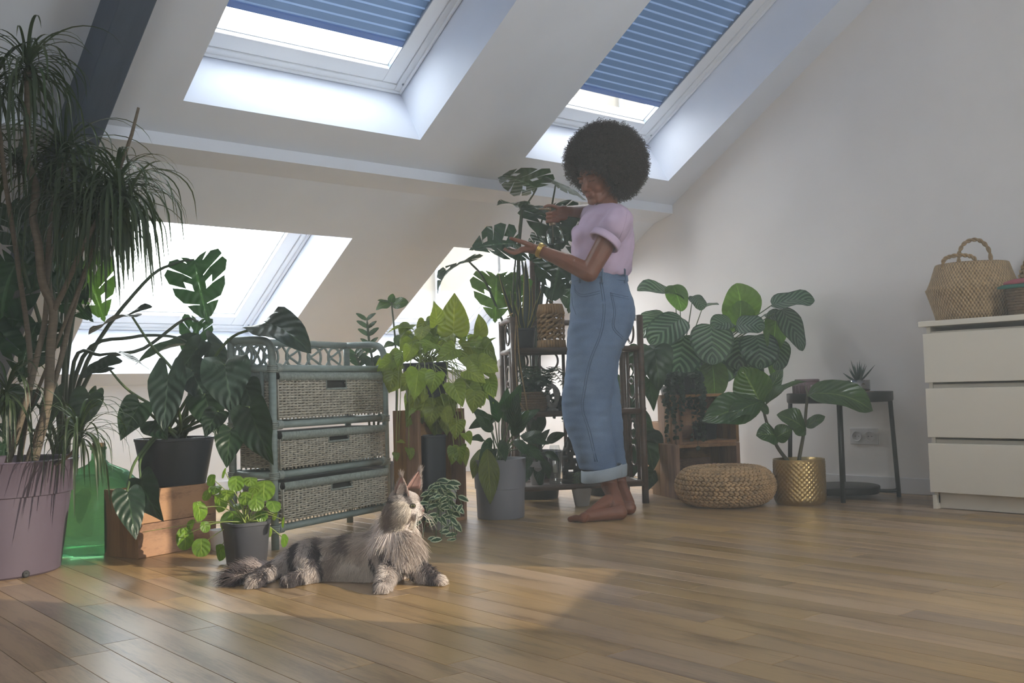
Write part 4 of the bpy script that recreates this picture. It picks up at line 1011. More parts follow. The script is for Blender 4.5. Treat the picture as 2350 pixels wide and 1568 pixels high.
# ---- tall crate with golden pothos
pa, pb_ = fl(966, 1212), fl(1072, 1192); pd = pb_ - pa; CR2 = math.degrees(math.atan2(pd.y, pd.x))
crate(pa, CR2, pd.length, .145, .485, 'tall upright wooden crate under the golden pothos', nb=2, th=.014)
PX, PY, _ = axes(CR2)
np_ = pa + PX * .15 + PY * .078 + Z3 * .0145; t = thing('navy_planter', np_, 'tall dark navy planter standing inside the upright crate', 'pot'); pot(t, np_, .055, .062, .36, m_navy, .01, sq=.5)
pc = pa + PX * .135 + PY * .075 + Z3 * .4855
t = thing('golden_pothos', pc, 'bushy golden pothos with trailing lime-green leaves on the tall crate', 'potted plant')
pot(t, pc, .078, .098, .20, m_navy)
O4 = pc + Z3 * .19; D4 = dep_of(O4); rg = random.Random(11)
fix = [(1040, 765, 1043, 672, 4.15, (1, .1, .3)), (1003, 745, 995, 690, 4.1, (.9, .1, .6)), (1100, 770, 1098, 720, 4.3, (.9, .0, .6)), (1005, 800, 940, 790, 4.1, (.4, .9, 0)), (940, 755, 885, 770, 4.3, (.3, .9, -.3)), (960, 850, 950, 920, 4.0, (1, .3, .2)), (1045, 800, 1000, 832, 4.0, (.9, .4, 0)),
 (1112, 800, 1140, 775, 4.2, (.6, .8, .2)), (1070, 850, 1115, 880, 4.0, (.9, .4, .2)), (995, 935, 985, 980, 4.05, (1, .1, 0)), (1020, 935, 1026, 978, 4.05, (1, 0, .4)), (950, 940, 938, 958, 4.05, (.6, .6, -.3)), (975, 905, 968, 925, 4.0, (1, .2, .2)), (1042, 1028, 1036, 1068, 4.1, (1, .1, .2)), (1055, 1025, 1058, 1068, 4.1, (1, 0, -.3)), (1062, 1030, 1070, 1072, 4.1, (.7, 0, .7)), (1050, 965, 1045, 1010, 4.1, (1, .1, 0)), (1068, 995, 1080, 1022, 4.1, (.9, .2, .3)),
 (908, 1040, 910, 1060, 4.15, (.9, 0, .4)), (938, 1030, 941, 1058, 4.15, (.8, 0, .6)), (915, 1012, 930, 1018, 4.15, (.5, .8, 0)), (1090, 900, 1085, 950, 4.05, (1, .2, .1)), (1040, 880, 1062, 935, 4.0, (1, .2, .1)), (1000, 855, 990, 905, 3.98, (1, .3, 0))]
ends = []
for k, (bx, by, tx, ty, d, h) in enumerate(fix):
    B = at(bx, by, d); leaf('pothos', B, at(tx, ty, d - .02), h, ru(.9, 1.1), t, k); ends.append(B)
for k in range(80):
    a = rg.uniform(0, 2 * math.pi); r_ = rg.uniform(.35, 1) ** .6
    x = 1008 + 118 * r_ * math.cos(a); y = 842 + 118 * r_ * math.sin(a); d = D4 - .20 * math.sqrt(max(0, 1 - r_ * r_ * .9)) + rg.uniform(-.05, .22)
    B = at(x, y, d); dn = Vector((0, 0, -1)) * rg.uniform(.4, 1.1) + (RT * math.cos(a) - Z3 * math.sin(a) * .3) * rg.uniform(.2, .9) - FW * rg.uniform(-.2, .5)
    L = rg.uniform(.065, .105); leaf('pothos', B, B + dn.normalized() * L, (1, rg.uniform(.1, .9), rg.uniform(-.5, .5)), rg.uniform(.9, 1.1), t, k); ends.append(B)
for k, B in enumerate(ends):
    mid = lerp(O4, B, .5) + Z3 * ru(.02, .08)
    if B.z < pc.z - .05: mid = Vector((lerp(O4.x, B.x, .75), lerp(O4.y, B.y, .75), O4.z + .03)); stem(t, [O4, mid, lerp(mid, B, .6) - FW * .03, B], .0022, .0016, g_lite, 'vine', 5, 4)
    else: stem(t, [O4 + rdir(0, 40) * .02, mid, B], .0022, .0014, g_lite, 'vine', 5, 4)
# ---- zz plant and small rubber fig behind the cabinet
pc = fl(860, 1150); t = thing('zz_plant', pc, 'zz plant with glossy paired leaflets rising behind the rattan cabinet', 'potted plant'); pot(t, pc, .09, .11, .2, m_navy)
O5 = pc + Z3 * .19
for pts in ([(858, 1000), (858, 860), (848, 790), (842, 735)], [(850, 1000), (840, 900), (825, 840), (815, 812)], [(866, 1000), (872, 900), (862, 850), (852, 832)]):
    P = smooth_path([O5] + [at(x, y, 4.75) for x, y in pts], 6); q = MB(); q.tube(P, [.006] * (len(P) - 1) + [.002], 6); q.build('stalk', g_dark, t, True)
    for k in range(len(P) - 13, len(P)):
        if k % 2: continue
        p = P[k]; tg = (P[k] - P[k - 1]).normalized()
        for s in (-1, 1): leaf('zz', p, p + (RT * s * .8 + tg * .55 - FW * .1).normalized() * ru(.05, .07), (1, .5, 0), ru(.9, 1.1), t, name='leaflet')
pc = fl(905, 1135); t = thing('young_fig', pc, 'young fig with four oval leaves peeping above the golden pothos', 'potted plant'); pot(t, pc, .07, .085, .16, m_dgrey)
P = [pc + Z3 * .15, at(910, 950, 4.85), at(908, 800, 4.85), at(898, 692, 4.85)]; stem(t, P, .007, .004, g_dark)
for bx, by, tx, ty, h in ((898, 695, 902, 674, (1, .2, 0)), (898, 697, 862, 712, (.8, .7, -.2)), (900, 700, 938, 694, (.9, .5, .2)), (896, 693, 866, 690, (.3, 1, 0)), (908, 790, 880, 800, (.6, .8, 0)), (909, 850, 885, 868, (.8, .6, 0)), (908, 770, 930, 800, (.8, .6, 0))): leaf('rub', at(bx, by, 4.85), at(tx, ty, 4.83), h, 1.5, t)
# ---- variegated trailer in a white pot
m_wpot = mat('white_ceramic', '#a9a6a6', .35, .05, 8)
pc = fl(1014, 1214); pc = Vector((pc.x, pc.y, 0)) ; t = thing('variegated_trailer', pc, 'white-edged trailing plant in a white pot on the floor behind the cat', 'potted plant')
pot(t, pc, .05, .063, .16, m_wpot); O6 = pc + Z3 * .15; D6 = dep_of(pc); rg = random.Random(4)
for k in range(20):
    a = rg.uniform(-2.8, .3); fx = 1012 + rg.uniform(-48, 52); fy = rg.choice((1238, 1225, 1190, 1160, 1210)) + rg.uniform(-15, 0)
    E_ = at(fx, fy, D6 - rg.uniform(.08, .16))
    if E_.z < .012: E_ = fl(fx, fy, .012)
    mid = O6 + (E_ - O6) * .5; mid.z = O6.z + rg.uniform(-.01, .05)
    P = smooth_path([O6, mid, E_], 8); q = MB(); q.tube(P, .0016, 5); q.build('vine', g_stem, t, True)
    for j in range(4, len(P), 3):
        p = P[j]; s = 1 if j % 2 else -1; dr = (RT * s * rg.uniform(.3, 1) - Z3 * rg.uniform(.0, .7) - FW * rg.uniform(0, .6)).normalized(); L = rg.uniform(.035, .06); tp = p + dr * L
        if tp.z < .008: tp.z = .008
        leaf('vari', p, tp, (rg.uniform(.4, 1), rg.uniform(.3, 1), rg.uniform(-.4, .4)), 1.25, t, j)
# ---- peace lily in the light grey pot
m_grey = mat('light_grey_plastic', '#75757c', .5, .04, 6)
pc = Vector((2.815, 3.475, 0)); t = thing('peace_lily', pc, 'peace lily with one yellowing leaf hanging over a light grey pot', 'potted plant')
pot(t, pc, .104, .112, .258, m_grey, .004, band=(.13, .004)); O7 = pc + Z3 * .24; D7 = dep_of(O7); rg = random.Random(8)
LL_ = [(1118, 1030, 1125, 1158, 'lilyy'), (1175, 1000, 1215, 940, 'lily'), (1130, 990, 1090, 950, 'lily'), (1105, 1030, 1085, 1100, 'lilyy'), (1160, 960, 1165, 890, 'lily'), (1200, 1010, 1245, 990, 'lily'), (1145, 970, 1120, 905, 'lily'), (1185, 990, 1190, 900, 'lily'), (1110, 1010, 1075, 1010, 'lily'), (1190, 1030, 1250, 1060, 'lily'), (1165, 985, 1240, 940, 'lily'), (1125, 1005, 1100, 1060, 'lily'), (1150, 1010, 1160, 1060, 'lily'), (1180, 1010, 1215, 1050, 'lily'), (1135, 960, 1075, 985, 'lily'), (1170, 970, 1140, 925, 'lily'), (1195, 1000, 1260, 1020, 'lily'), (1140, 1030, 1105, 1095, 'lily'), (1120, 975, 1080, 935, 'lily'), (1155, 945, 1195, 880, 'lily')]
for k, (bx, by, tx, ty, key) in enumerate(LL_):
    d = D7 + rg.uniform(-.1, .1) - (.12 if key == 'lilyy' else 0); B = at(bx, by, d); leaf(key, B, at(tx, ty, d - .06), (1, .4, rg.uniform(-.5, .5)), 1.5 if key == 'lilyy' else 1.35, t, k)
    stem(t, [O7 + rdir(0, 10) * .02, lerp(O7, B, .55) + Z3 * .015, B], .0035, .0022, g_stem, 'stalk', 5, 4)
# ---- small plant in an off-white footed pot, on the shelf's lowest tier
def on(x, y, z): return sp(x, y, z + .0085)
pc = on(.115, .10, SZ[0]); t = thing('drooping_lily', pc, 'dark drooping plant in a small off-white pot on the shelf\'s lowest tier', 'potted plant')
pot(t, pc, .03, .043, .11, m_wpot, .03); O8 = pc + Z3 * .1; D8 = dep_of(O8)
for k, (tx, ty) in enumerate(((1205, 1110), (1190, 1050), (1262, 985), (1300, 995), (1225, 960), (1240, 1120), (1205, 990), (1285, 1060), (1260, 1100), (1195, 1085), (1245, 940))):
    T_ = at(tx, ty, D8 - .06); B = lerp(O8, T_, .35) + Z3 * .05; leaf('lily', B, T_, (.9, .5, ru(-.4, .4)), 1.5, t, k); stem(t, [O8, lerp(O8, B, .5) + Z3 * .02, B], .0028, .002, g_dark, 'stalk', 5, 3)
# ---- shelf, top tier: snake plant and woven cover
pc = on(.085, .15, SZ[2]); t = thing('snake_plant', pc, 'snake plant with yellow-edged blades in a navy pot on the shelf top', 'potted plant')
pot(t, pc, .042, .052, .105, m_navy); O9 = pc + Z3 * .085; D9 = dep_of(O9)
m_sn = leafmat('snake_blade', '#31423a', None, 'snake', .1, .4, silver='#a59c4d', bump=.1)
def blade(base, tip, w, par, side, tw=.5):
    q = MB(); q.uv = []; P = smooth_path([base, lerp(base, tip, .5) + side * .012, tip], 6); n_ = len(P)
    for i, p in enumerate(P):
        s = i / (n_ - 1); ww = w * (.6 + 1.2 * s if s < .33 else (1 - ((s - .33) / .67) ** 2.4)) + .0008; a = tw * s; X = (RT * math.cos(a) + FW * math.sin(a))
        for u in (-1, 0, 1): q.v.append(p + X * (ww * u) - FW.cross(X) * 0 + FW * (.35 * ww * (1 - abs(u)))); q.uv.append((.5 + .5 * u, s))
    for i in range(n_ - 1):
        for u in range(2): k = i * 3 + u; q.f.append((k, k + 1, k + 4, k + 3))
    o = q.build('blade', m_sn, par, True); so = o.modifiers.new('solid', 'SOLIDIFY'); so.thickness = .003
for tx, ty, d, w, tw in ((1206, 598, 0, .017, .2), (1145, 628, -.04, .010, .9), (1219, 655, .03, .012, -.5), (1242, 668, .02, .009, .6), (1232, 690, -.04, .009, .9), (1186, 640, .03, .010, -.6), (1172, 668, -.03, .010, .4), (1195, 700, -.05, .012, .3), (1224, 720, -.05, .008, .2)):
    blade(O9 + RT * ((tx - 1205) / FPX * .8), at(tx, ty, D9 + d), w, t, RT * (.6 if tx > 1205 else -.6), tw)
m_straw = mat('straw_strip', '#a07c4e', .7, .25, 30, bump=.3, bscale=120)
pc = on(.205, .10, SZ[2]); t = thing('woven_pot_cover', pc, 'cylindrical straw-woven lantern cover on the shelf top by the woman', 'basket'); rC, hC = .062, .215
for z0, z1, r0, r1 in ((0, .042, .066, .062), (.168, hC, .064, .052)):
    for k in range(30):
        w = 2 * math.pi * k / 30; d = Vector((math.cos(w), math.sin(w), 0)); q = MB(); q.tube([pc + d * r0 + Z3 * z0, pc + d * r1 + Z3 * z1], .0072, 5); q.build('strip', m_straw, t, True)
for k in range(12):
    w = 2 * math.pi * k / 12; d = Vector((math.cos(w), math.sin(w), 0)); tg = Vector((-math.sin(w), math.cos(w), 0))
    q = MB(); q.box(pc + d * rC + Z3 * .105, (.005, .008, .13), (d, tg, Z3)); q.build('upright', m_straw, t, bevel=.001)
for i in range(5):
    q = MB()
    for k in range(12):
        for s in (0, 1):
            w0 = 2 * math.pi * k / 12; w1 = 2 * math.pi * (k + 1) / 12; z = .052 + i * .025
            za, zb = (z, z + .018) if s else (z + .018, z)
            P = [pc + Vector((math.cos(lerp(w0, w1, f_)), math.sin(lerp(w0, w1, f_)), 0)) * (rC + (.004 if s else -.002)) + Z3 * lerp(za, zb, f_) for f_ in (0, .5, 1)]
            if s or (i + k) % 2: q.tube(P, .0068, 4, flat=.35, up=Z3)
    q.build('lattice_band', m_straw, t, True)
q = MB(); q.tube(circle_pts(pc + Z3 * (hC + .008), .012, RT, Z3, 12), .002, 5, True); q.build('hanging_loop', m_straw, t, True)
# ---- shelf, middle tier
pc = on(.15, .17, SZ[1]); t = thing('fern', pc, 'dark feathery fern on the shelf\'s middle tier', 'potted plant'); pot(t, pc, .045, .055, .09, m_navy); O_ = pc + Z3 * .08
for k in range(12):
    a = k * 2.4; dr = Vector((math.cos(a), math.sin(a), 0)); L = ru(.14, .22); P = smooth_path([O_, O_ + dr * L * .45 + Z3 * ru(.09, .15), O_ + dr * L * .9 + Z3 * ru(.0, .1)], 8); q = MB(); q.tube(P, .0015, 4)
    for j in range(3, len(P)):
        tg = (P[j] - P[j - 1]).normalized(); sd = tg.cross(Z3).normalized(); ll = .045 * (1 - (j / len(P)) ** 2) + .006
        for s in (-1, 1): 
            p = P[j]; e = p + (sd * s + tg * .35 - Z3 * .1) * ll; wv = tg * (.0045); q.add([p - wv, p + wv, e + wv * .3, e - wv * .3], [(0, 1, 2, 3)])
    q.build('frond', LIB['zz'][0].materials[0], t, True)
pc = on(.09, .06, SZ[1]); t = thing('wicker_pot', pc, 'round wicker pot with trailing small leaves on the shelf\'s middle tier', 'potted plant'); q = MB()
q = lathe_uv([(.03, 0), (.055, .004), (.068, .03), (.071, .055), (.066, .085), (.055, .098), (.05, .094), (.05, .06)], pc, 40); q.build('pot', m_sea2, t, True)
for i in range(8):
    z = .01 + i * .0115; r = .058 + .014 * math.sin(math.pi * (i + .5) / 9); q = MB(); q.tube([pc + Vector((math.cos(w * .0982), math.sin(w * .0982), 0)) * (r + .003 * (1 if (w + i) % 2 else -1)) + Z3 * z for w in range(64)], .0055, 5, True); q.build('coil', m_wick, t, True)
O_ = pc + Z3 * .09
for k in range(26):
    a = ru(0, 6.28); E_ = O_ + Vector((math.cos(a), math.sin(a), 0)) * ru(.04, .1) + Z3 * ru(-.03, .06); P = smooth_path([O_, lerp(O_, E_, .5) + Z3 * .03, E_], 4); q = MB(); q.tube(P, .0013, 4); q.build('vine', g_stem, t, True)
    for j in range(2, len(P), 2): leaf('ivy', P[j], P[j] + rdir(-40, 40) * ru(.02, .034), (.8, .6, ru(-.5, .5)), 1.0, t)
def string_plant(name, pc, label, n_, m_p, pr, spread, L0, L1, key='ivy', sz=(.012, .02), step=2):
    t = thing(name, pc, label, 'potted plant'); pot(t, pc, *pr, m_p); O_ = pc + Z3 * (pr[2] - .01)
    for k in range(n_):
        a = ru(0, 6.28); r_ = pr[1] * ru(.9, 1.15); d = Vector((math.cos(a), math.sin(a), 0)); L = ru(L0, L1); s_ = ru(.2, 1) * spread
        P = smooth_path([O_ + d * r_ * .4, O_ + d * (r_ + .012) + Z3 * .018, O_ + d * (r_ + .018 + s_ * .3) - Z3 * L * .4, O_ + d * (r_ + .018 + s_ * .5) - Z3 * L], 7); q = MB(); q.tube(P, .001, 4); q.build('vine', g_dark, t, True)
        for j in range(3, len(P), step): leaf(key, P[j], P[j] + (d * ru(-.2, 1) + rdir(-60, 30)).normalized() * ru(*sz), (.8, .5, ru(-.6, .6)), 1.0, t)
    return t
string_plant('string_plant', on(.27, .12, SZ[1]), 'tiny-leaved trailing plant in a dark pot on the shelf\'s middle tier', 14, m_navy, (.04, .048, .075), .05, .05, .13)
m_stone = mat('grey_jute', '#8a8780', .8, .3, 40, bump=.5)
pc = on(.185, .04, SZ[1]); q = MB(); ccn = pc + Z3 * .075; q.tube(circle_pts(ccn, .05, RT * .5 + FW * .2, Z3 * 1.0, 26), [.013 + .003 * math.sin(i) for i in range(26)], 8, True); q.lathe([(.03, 0), (.03, .012), (.012, .02), (.010, .03)], pc, 16)
o = q.build('ring_ornament', m_stone, None, True, loc=pc); tag(o, 'grey jute ring ornament standing on the shelf\'s middle tier', 'ornament')
pc = on(.485, .08, SZ[1]); t = thing('small_pot', pc, 'small grey-white pot with a sprig on the middle tier behind the woman', 'potted plant'); pot(t, pc, .028, .034, .07, m_wpot)
for k in range(14): leaf('ivy', pc + Z3 * .06 + rdir(20, 80) * .03, pc + Z3 * .07 + rdir(10, 80) * ru(.05, .08), (.8, .5, 0), 1.0, t)
# jute cord hanging from the shelf's top
q = MB(); a0 = sp(.012, -.012, SH + .005); q.tube(smooth_path([sp(-.01, .08, SH + .01), a0, sp(.02, -.03, .70), sp(.045, -.035, .50), sp(.05, -.04, .44)], 8), .0032, 6); q.tube(smooth_path([a0, sp(.0, -.03, .72), sp(.01, -.04, .52), sp(.05, -.04, .44)], 8), .003, 6)
o = q.build('jute_cord', m_rope, None, True, loc=a0); tag(o, 'thin jute cord looped over the shelf\'s front post', 'cord')
# ---- shelf, lowest tier: glass lantern, dark cut-out lantern
m_lg = thin_glass('lantern_glass', (.9, .93, .94), .3)
pc = on(.20, .08, SZ[0]); t = thing('glass_lantern', pc, 'clear glass lantern jar on the shelf\'s lowest tier', 'lantern')
q = MB(); q.lathe([(.03, 0), (.031, .02), (.027, .03), (.031, .05), (.034, .06)], pc, 20); q.build('foot', m_lg, t, True)
q = MB(); q.lathe([(.034, .058), (.034, .15), (.025, .17), (.022, .185)], pc, 24, None, False); q.build('chimney', m_lg, t, True)
q = MB(); q.lathe([(.012, .055), (.012, .11), (.001, .112)], pc, 12); q.build('candle', mat('candle_wax', '#d8d5cc', .5, .02, sss=.3), t, True)
pc = on(.295, .10, SZ[0]); t = thing('cutout_lantern', pc, 'dark metal lantern with cut-out leaf pattern on the shelf\'s lowest tier', 'lantern'); m_dk = mat('dark_bronze', '#2c2622', .5, .2, 20, metal=.4)
q = MB(); nA, nZ = 24, 10
for i in range(nZ + 1):
    z = .02 + .19 * i / nZ; r = .055 * (1 - .45 * max(0, (i - 6) / 4) ** 1.3)
    for k in range(nA): w = 2 * math.pi * k / nA; q.v.append(pc + Vector((math.cos(w), math.sin(w), 0)) * r + Z3 * z)
for i in range(nZ):
    for k in range(nA):
        if (i * 5 + k * 3) % 7 in (0, 3) and 0 < i < 9: continue
        q.f.append((i * nA + k, i * nA + (k + 1) % nA, (i + 1) * nA + (k + 1) % nA, (i + 1) * nA + k))
o = q.build('shade', m_dk, t, True); o.modifiers.new('s', 'SOLIDIFY').thickness = .002
q = MB(); q.lathe([(.058, 0), (.058, .02), (.05, .022)], pc, 24); q.build('foot', m_dk, t, True)
q = MB(); q.lathe([(.033, .205), (.02, .225), (.006, .235), (.005, .245)], pc, 16, None, False, True); q.build('cap', m_dk, t, True)
# ---- monstera climbing a pole behind the shelf, its leaf in the woman's hand
pc = sp(.19, SD + .17, 0); pc = Vector((pc.x, pc.y, 0)); t = thing('climbing_monstera', pc, 'tall monstera on a brown pole behind the shelf, being misted by the woman', 'potted plant')
pot(t, pc, .11, .14, .24, m_navy); Dm = dep_of(pc); m_pole = mat('coir_pole', '#5d4438', .95, .3, 60, bump=.9, bscale=150)
q = MB(); tp = at(1228, 590, Dm); q.tube([pc + Z3 * .2, tp], .028, 12); q.build('pole', m_pole, t, True)
OM = pc + Z3 * .23
CM = [('mon', 1186, 561, 4.45, 1076, 574, 4.35, (.85, .55, 0), 1.15, 1, [(1200, 900), (1178, 700)]),
 ('mon', 1196, 478, 4.7, 1140, 472, 4.6, (.15, 1, 0), 1.0, 2, [(1190, 800), (1188, 600)]), ('mon', 1200, 478, 4.72, 1262, 492, 4.7, (.3, 1, 0), 1.0, 3, [(1200, 800), (1192, 600)]),
 ('mon', 1232, 432, 5.0, 1142, 408, 4.85, (-.35, 1, 0), 1.2, 1, [(1210, 700), (1192, 520)]), ('mon', 1275, 425, 5.0, 1345, 460, 4.85, (-.3, 1, 0), 1.1, 0, [(1230, 700), (1262, 500)]),
 ('mon', 1252, 478, 4.85, 1282, 585, 4.75, (1, .35, .2), 1.15, 4, [(1230, 700), (1232, 560)]), ('mon', 1300, 500, 4.95, 1330, 600, 4.85, (1, .4, .3), 1.0, 1, [(1240, 700), (1270, 560)]),
 ('mon', 1285, 592, 5.0, 1262, 700, 4.9, (1, .1, .1), 1.1, 3, [(1240, 720), (1260, 600)]), ('mon', 1320, 600, 5.05, 1305, 720, 5.0, (1, .1, .1), 1.1, 0, [(1250, 720), (1290, 610)]),
 ('monl', 1140, 632, 4.95, 1136, 742, 4.9, (1, .2, 0), 1.15, 0, [(1200, 850), (1160, 680)]), ('monl', 1175, 640, 5.0, 1185, 740, 4.95, (1, .1, .3), .9, 1, [(1200, 850), (1180, 680)]),
 ('mon', 1078, 602, 4.7, 1004, 676, 4.6, (.3, .8, -.5), .95, 4, [(1190, 830), (1150, 730), (1110, 640)]), ('mon', 1255, 555, 4.9, 1215, 600, 4.8, (.8, .6, 0), 1.0, 2, [(1235, 640)])]
for key, bx, by, bd, tx, ty, td, h, wf, var, via in CM:
    B = at(bx, by, bd); leaf(key, B, at(tx, ty, td), h, wf, t, var)
    stem(t, [OM + rdir(0, 20) * .03] + [at(x, y, lerp(Dm, bd, (k + 1) / (len(via) + 1))) for k, (x, y) in enumerate(via)] + [B], .008, .0045, g_dark, 'stalk')
# ---- dark philodendron behind the shelf's right end
pc = sp(SW - .06, SD + .17, 0); pc = Vector((pc.x, pc.y, 0)); t = thing('philodendron', pc, 'dark broad-leaved philodendron between the shelf and the crates', 'potted plant'); pot(t, pc, .09, .115, .2, m_navy); OP = pc + Z3 * .19; Dq = dep_of(pc)
for key, bx, by, tx, ty, h, wf in (('phil', 1500, 800, 1512, 900, (1, .2, .2), 1.0), ('phil', 1475, 800, 1470, 880, (1, .3, -.2), 1.0), ('phil', 1455, 985, 1525, 1020, (.6, .8, 0), 1.0), ('phil', 1480, 1000, 1500, 1080, (1, .3, .1), 1.1), ('phil', 1450, 1020, 1450, 1100, (1, .3, 0), 1.0), ('phil', 1500, 1080, 1486, 1128, (1, .2, 0), .8), ('phil', 1432, 870, 1425, 960, (1, .3, 0), .9), ('phil', 1490, 870, 1500, 945, (1, .2, .5), .8), ('phil', 1440, 940, 1500, 985, (.8, .6, 0), .9)):
    d = Dq - ru(.0, .12) - (.06 if by > 1060 else 0); B = at(bx, by, d); leaf(key, B, at(tx, ty, d - .05), h, wf, t); stem(t, [OP, lerp(OP, B, .5) + Z3 * .03, B], .006, .0035, g_dark, 'stalk')
# ---- cactus in a small white pot
pc = fl(1336, 1161); pc = Vector((pc.x, pc.y, 0)); t = thing('cactus', pc, 'small columnar cactus in a white pot by the woman\'s foot', 'potted plant'); pot(t, pc, .034, .048, .085, m_wpot, .004)
m_cac = mat('cactus_skin', '#4b5a45', .6, .2, 40, bump=.3)
def cactus(base, h, r, par):
    q = MB(); n_ = 24; prof = [(.6, 0), (.95, .15), (1, .5), (.95, .8), (.7, .95), (.2, 1.0)]
    for f_, z in prof:
        for k in range(n_): w = 2 * math.pi * k / n_; rr = r * f_ * (1 + .16 * math.cos(w * 8)); q.v.append(base + Vector((math.cos(w), math.sin(w), 0)) * rr + Z3 * (z * h))
    for i in range(len(prof) - 1):
        for k in range(n_): q.f.append((i * n_ + k, i * n_ + (k + 1) % n_, (i + 1) * n_ + (k + 1) % n_, (i + 1) * n_ + k))
    q.f.append(tuple((len(prof) - 1) * n_ + k for k in range(n_))); q.build('column', m_cac, par, True)
    q = MB()
    for k in range(8):
        for z in (.2, .35, .5, .65, .8, .92):
            w = 2 * math.pi * k / 8; p = base + Vector((math.cos(w), math.sin(w), 0)) * (r * 1.1) + Z3 * (z * h)
            for s in range(3): q.tube([p, p + (Vector((math.cos(w), math.sin(w), 0)) + rdir(-60, 60) * .8) * .008], [.0006, .0002], 3)
    q.build('spines', g_lite, par)
cactus(pc + Z3 * .062 - RT * .012, .10, .021, t); cactus(pc + Z3 * .062 + RT * .018 + FW * .01, .06, .014, t)
# ---- calathea on a wooden box behind the crates
bx0 = cl + X_ * .10 + Y_ * .335
bo, _ = crate(bx0, CRA, .30, .25, .365, 'wooden box behind the stacked crates carrying the striped-leaf plant', openf=False, th=.016)
pc = bx0 + X_ * .16 + Y_ * .125 + Z3 * .3655; t = thing('calathea', pc, 'large calathea with silver-striped round leaves above the wooden crates', 'potted plant'); pot(t, pc, .09, .115, .19, m_navy)
OC = pc + Z3 * .18; Dc = dep_of(OC)
CL = [('cal', 1560, 690, 1462, 668, .05, (.3, 1, -.1), .85, 2), ('callite', 1545, 655, 1565, 715, .0, (1, .1, .2), .9, 0), ('cal', 1590, 680, 1612, 712, .0, (.7, .6, .3), 1, 1), ('callite', 1705, 735, 1690, 650, .05, (1, .2, 0), 1.15, 1), ('callite', 1690, 760, 1700, 690, .0, (1, .1, .2), 1.0, 2), ('cal', 1772, 700, 1870, 690, .0, (.5, .9, .2), .85, 1), ('cal', 1795, 710, 1842, 806, -.05, (1, .3, .5), .8, 0), ('callite', 1780, 730, 1770, 812, .1, (1, .2, .5), .9, 0),
 ('cal', 1565, 730, 1490, 790, -.1, (.75, .7, -.2), .95, 0), ('cal', 1525, 720, 1470, 775, .05, (.8, .5, -.3), .9, 3), ('cal', 1632, 745, 1635, 838, -.2, (1, .35, 0), 1.15, 0), ('cal', 1570, 770, 1555, 865, -.12, (1, .3, -.2), 1.2, 1), ('cal', 1680, 742, 1632, 752, -.15, (.7, .9, 0), 1.0, 2), ('cal', 1690, 748, 1756, 752, -.18, (.75, .8, .2), 1.1, 1), ('cal', 1735, 770, 1745, 848, -.12, (1, .3, .1), 1.2, 3), ('cal', 1690, 775, 1695, 850, -.05, (1, .3, .0), 1.2, 4), ('cal', 1775, 780, 1782, 852, .0, (1, .2, .4), 1.0, 2),
 ('cal', 1600, 800, 1592, 880, -.05, (1, .2, 0), 1.1, 2), ('callite', 1635, 835, 1640, 915, -.12, (1, .1, 0), .85, 1), ('cal', 1530, 790, 1520, 870, .0, (1, .3, -.3), 1.1, 4), ('cal', 1655, 790, 1660, 880, -.02, (1, .2, 0), 1.1, 0), ('cal', 1610, 712, 1650, 700, .08, (.4, 1, 0), 1.0, 2), ('cal', 1760, 720, 1800, 745, .05, (.8, .6, .2), 1.0, 2), ('callite', 1768, 810, 1775, 870, .05, (1, .2, .3), .9, 2), ('cal', 1720, 830, 1712, 900, -.03, (1, .2, 0), 1.0, 1)]
for key, bx, by, tx, ty, d, h, wf, var in CL:
    B = at(bx, by, Dc + d - .05); T_ = at(tx, ty, Dc + d - .1); k = 0
    while max(B.x, T_.x) > 4.50: k += .02; B = at(bx, by, Dc + d - .05 - k); T_ = at(tx, ty, Dc + d - .1 - k)
    leaf(key, B, T_, h, wf, t, var); stem(t, [OC + rdir(0, 20) * .04, lerp(OC, B, .55) + Z3 * .04, B], .0042, .0026, g_stem, 'stalk')
# ---- trailing string plant on the upper crate, things inside the crates
ut = cu + Z3 * .2455
string_plant('string_ivy', ut + X_ * .065 + Y_ * .06, 'dark tiny-leaved trailer hanging down the front of the crates', 44, m_navy, (.05, .06, .09), .05, .12, .34, 'ivy', (.014, .024), 1)
pc = cu + X_ * .20 + Y_ * .12 + Z3 * .0135; t = thing('cube_planter', pc, 'dark cube planter inside the upper crate', 'pot'); pot(t, pc, .045, .05, .085, m_navy, .006, sq=.6)
pc = cl + X_ * .075 + Y_ * .06 + Z3 * .0165; t = thing('wire_vase', pc, 'dark wire-mesh vase inside the lower crate', 'vase'); q = MB()
for s in (-1, 1):
    for k in range(14): q.tube([pc + Vector((math.cos(k * .4488 + s * j * .16), math.sin(k * .4488 + s * j * .16), 0)) * (.030 + .012 * math.sin(math.pi * j / 9)) + Z3 * (j * .0155) for j in range(9)], .0013, 4)
q.build('mesh', mat('wire', '#595b5c', .4, .1, metal=.6), t, True); q = MB(); q.lathe([(.03, 0), (.031, .004), (.028, .006)], pc, 20, None, True, True); q.lathe([(.026, .02), (.036, .06), (.036, .08), (.028, .12)], pc, 20); q.build('lining', m_navy, t, True)
pc = cl + X_ * .24 + Y_ * .10 + Z3 * .0165; t = thing('pink_flowers', pc, 'small pink-flowering plant in the lower crate behind the pouf', 'potted plant'); pot(t, pc, .035, .042, .07, m_dgrey); m_pk = mat('pink_petal', '#9a6f80', .7, .2, 30)
for k in range(16):
    p = pc + Z3 * .10 + rdir(0, 80) * ru(.025, .055); stem(t, [pc + Z3 * .06, lerp(pc + Z3 * .06, p, .5), p], .001, .001, g_stem, 'stalk', 4, 2); q = MB()
    for j in range(5): w = j * 1.2566; d = Vector((math.cos(w), math.sin(w), .25)); q.ell(p + d * .007, (.006, .005, .003), None, 6, 4)
    q.build('flower', m_pk, t, True)
